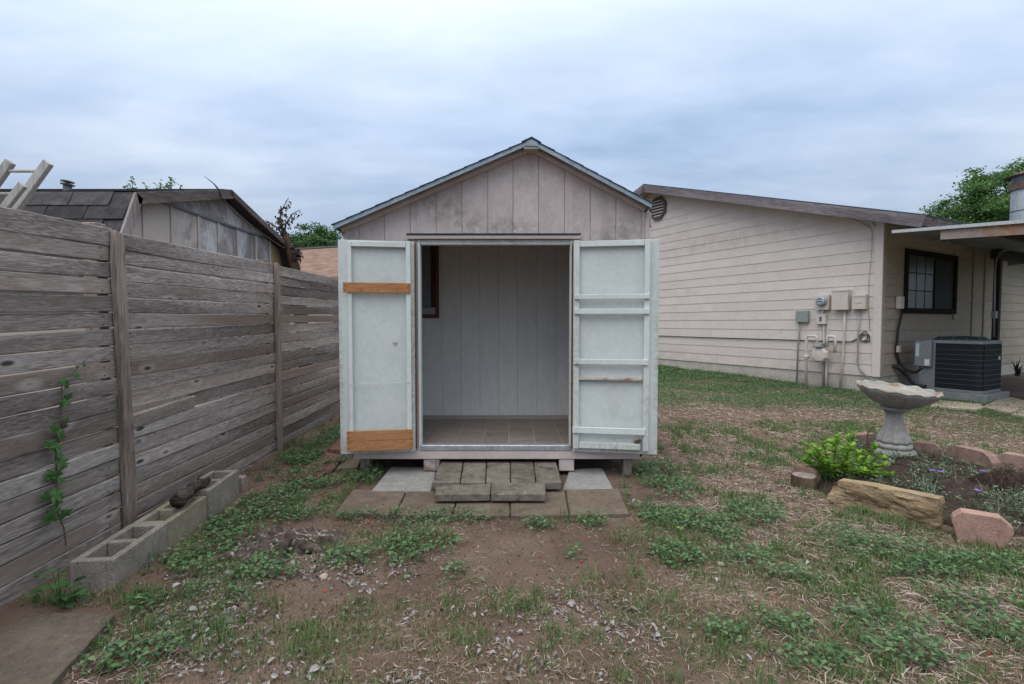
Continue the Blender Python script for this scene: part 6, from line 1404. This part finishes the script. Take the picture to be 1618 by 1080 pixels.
crumbs('red_berries', 420, lambda a, b: np.full(len(a), .55), (.005, .0085), m_leaf('red_berry', [(.50, .035, .018), (.62, .07, .03)], .4, 0, .4), 32, 'tiny orange-red berries dotted over the ground', lift=.9)
# weeds and scraps inside the flower bed
x, y, g = scatter(42000, 1.9, 5.2, 2.3, 5.4, lambda a, b: np.clip((fnoise(a + 4, b, 5) - .42) / .2, 0, 1) * .55, 33, bed=True); n = len(x)
E1 = leaves(xyz(x, y, g.uniform(.045, .10, n)), g.uniform(0, 6.28, n), g.uniform(-.2, .7, n), g.normal(0, .4, n), g.uniform(.015, .04, n), g.uniform(.008, .016, n), .2, .15)
E2 = blades(xyz(x[:1800], y[:1800], .03), g.uniform(0, 6.28, min(n, 1800)), g.uniform(.4, 1.3, min(n, 1800)), g.uniform(.05, .16, min(n, 1800)), g.uniform(.002, .005, min(n, 1800)))
V, F = join(E1, E2); tag(nptri('bed_weeds', V, F, m_leaf('bed_weeds', [(.05, .085, .042), (.085, .14, .07), (.14, .20, .115), (.26, .30, .23)], .6, .2)), 'tangled grey-green weeds growing in the dark bed soil', 'weeds', kind='stuff')
# blades growing from the paver joints
JP = []; g = np.random.default_rng(44)
for (u0, v0, u1, v1, n_) in ((900, 811, 893, 772, 40), (623.5, 811, 643, 772, 34), (806, 812, 806, 790, 14), (529, 806, 557, 771, 26), (995, 809, 979, 771, 60), (535, 808, 990, 812, 170)):
    for k in range(n_):
        t = g.uniform(); q = G(u0 + (u1 - u0) * t, v0 + (v1 - v0) * t, .01); JP.append((q.x + g.normal(0, .008), q.y + g.normal(0, .008) - (.02 if n_ == 170 else 0), q.z))
JP = np.array(JP); n = len(JP); jb_ = blades(JP, g.uniform(0, 6.28, n), g.uniform(.1, 1.1, n), g.uniform(.02, .06, n), g.uniform(.002, .0035, n))
tag(nptri('joint_grass', jb_[0], jb_[1], GRASS), 'sparse grass blades growing from the paver joints', 'grass', kind='stuff')
# odd stones and a fallen yellow leaf
for (u, v, s, lb, c) in ((512, 911, .022, 'pale tan pebble on the bare dirt left of centre', (.42, .33, .26)), (920, 816, .016, 'small pale stone by the front edge of the pavers', (.45, .40, .35)), (1139, 891, .018, 'tan pebble in the dry clippings right of the dirt', (.45, .36, .28))):
    p = G(u, v); bm = bmesh.new(); bmesh.ops.create_icosphere(bm, subdivisions=2, radius=s)
    for q in bm.verts: q.co *= 1 + .25 * mnoise.noise(q.co * 60); q.co.z *= .65
    me = bpy.data.meshes.new('pebble'); bm.to_mesh(me); bm.free(); me.polygons.foreach_set('use_smooth', [True] * len(me.polygons))
    tag(link('pebble', me, m_plain('pebble_' + str(u), c, .9), None, Matrix.Translation((p.x, p.y, gzf(p.x, p.y) + s * .4))), lb, 'pebble')
p = G(1077, 846); vf = leaves(np.array([(p.x, p.y, gzf(p.x, p.y) + .03)]), np.array([2.2]), np.array([.2]), np.array([.3]), np.array([.05]), np.array([.03])); tag(nptri('fallen_leaf', vf[0], vf[1], m_leaf('yellow_leaf', [(.42, .38, .03), (.48, .42, .05)], .6, .2)), 'single bright yellow leaf fallen in the grass', 'leaf')
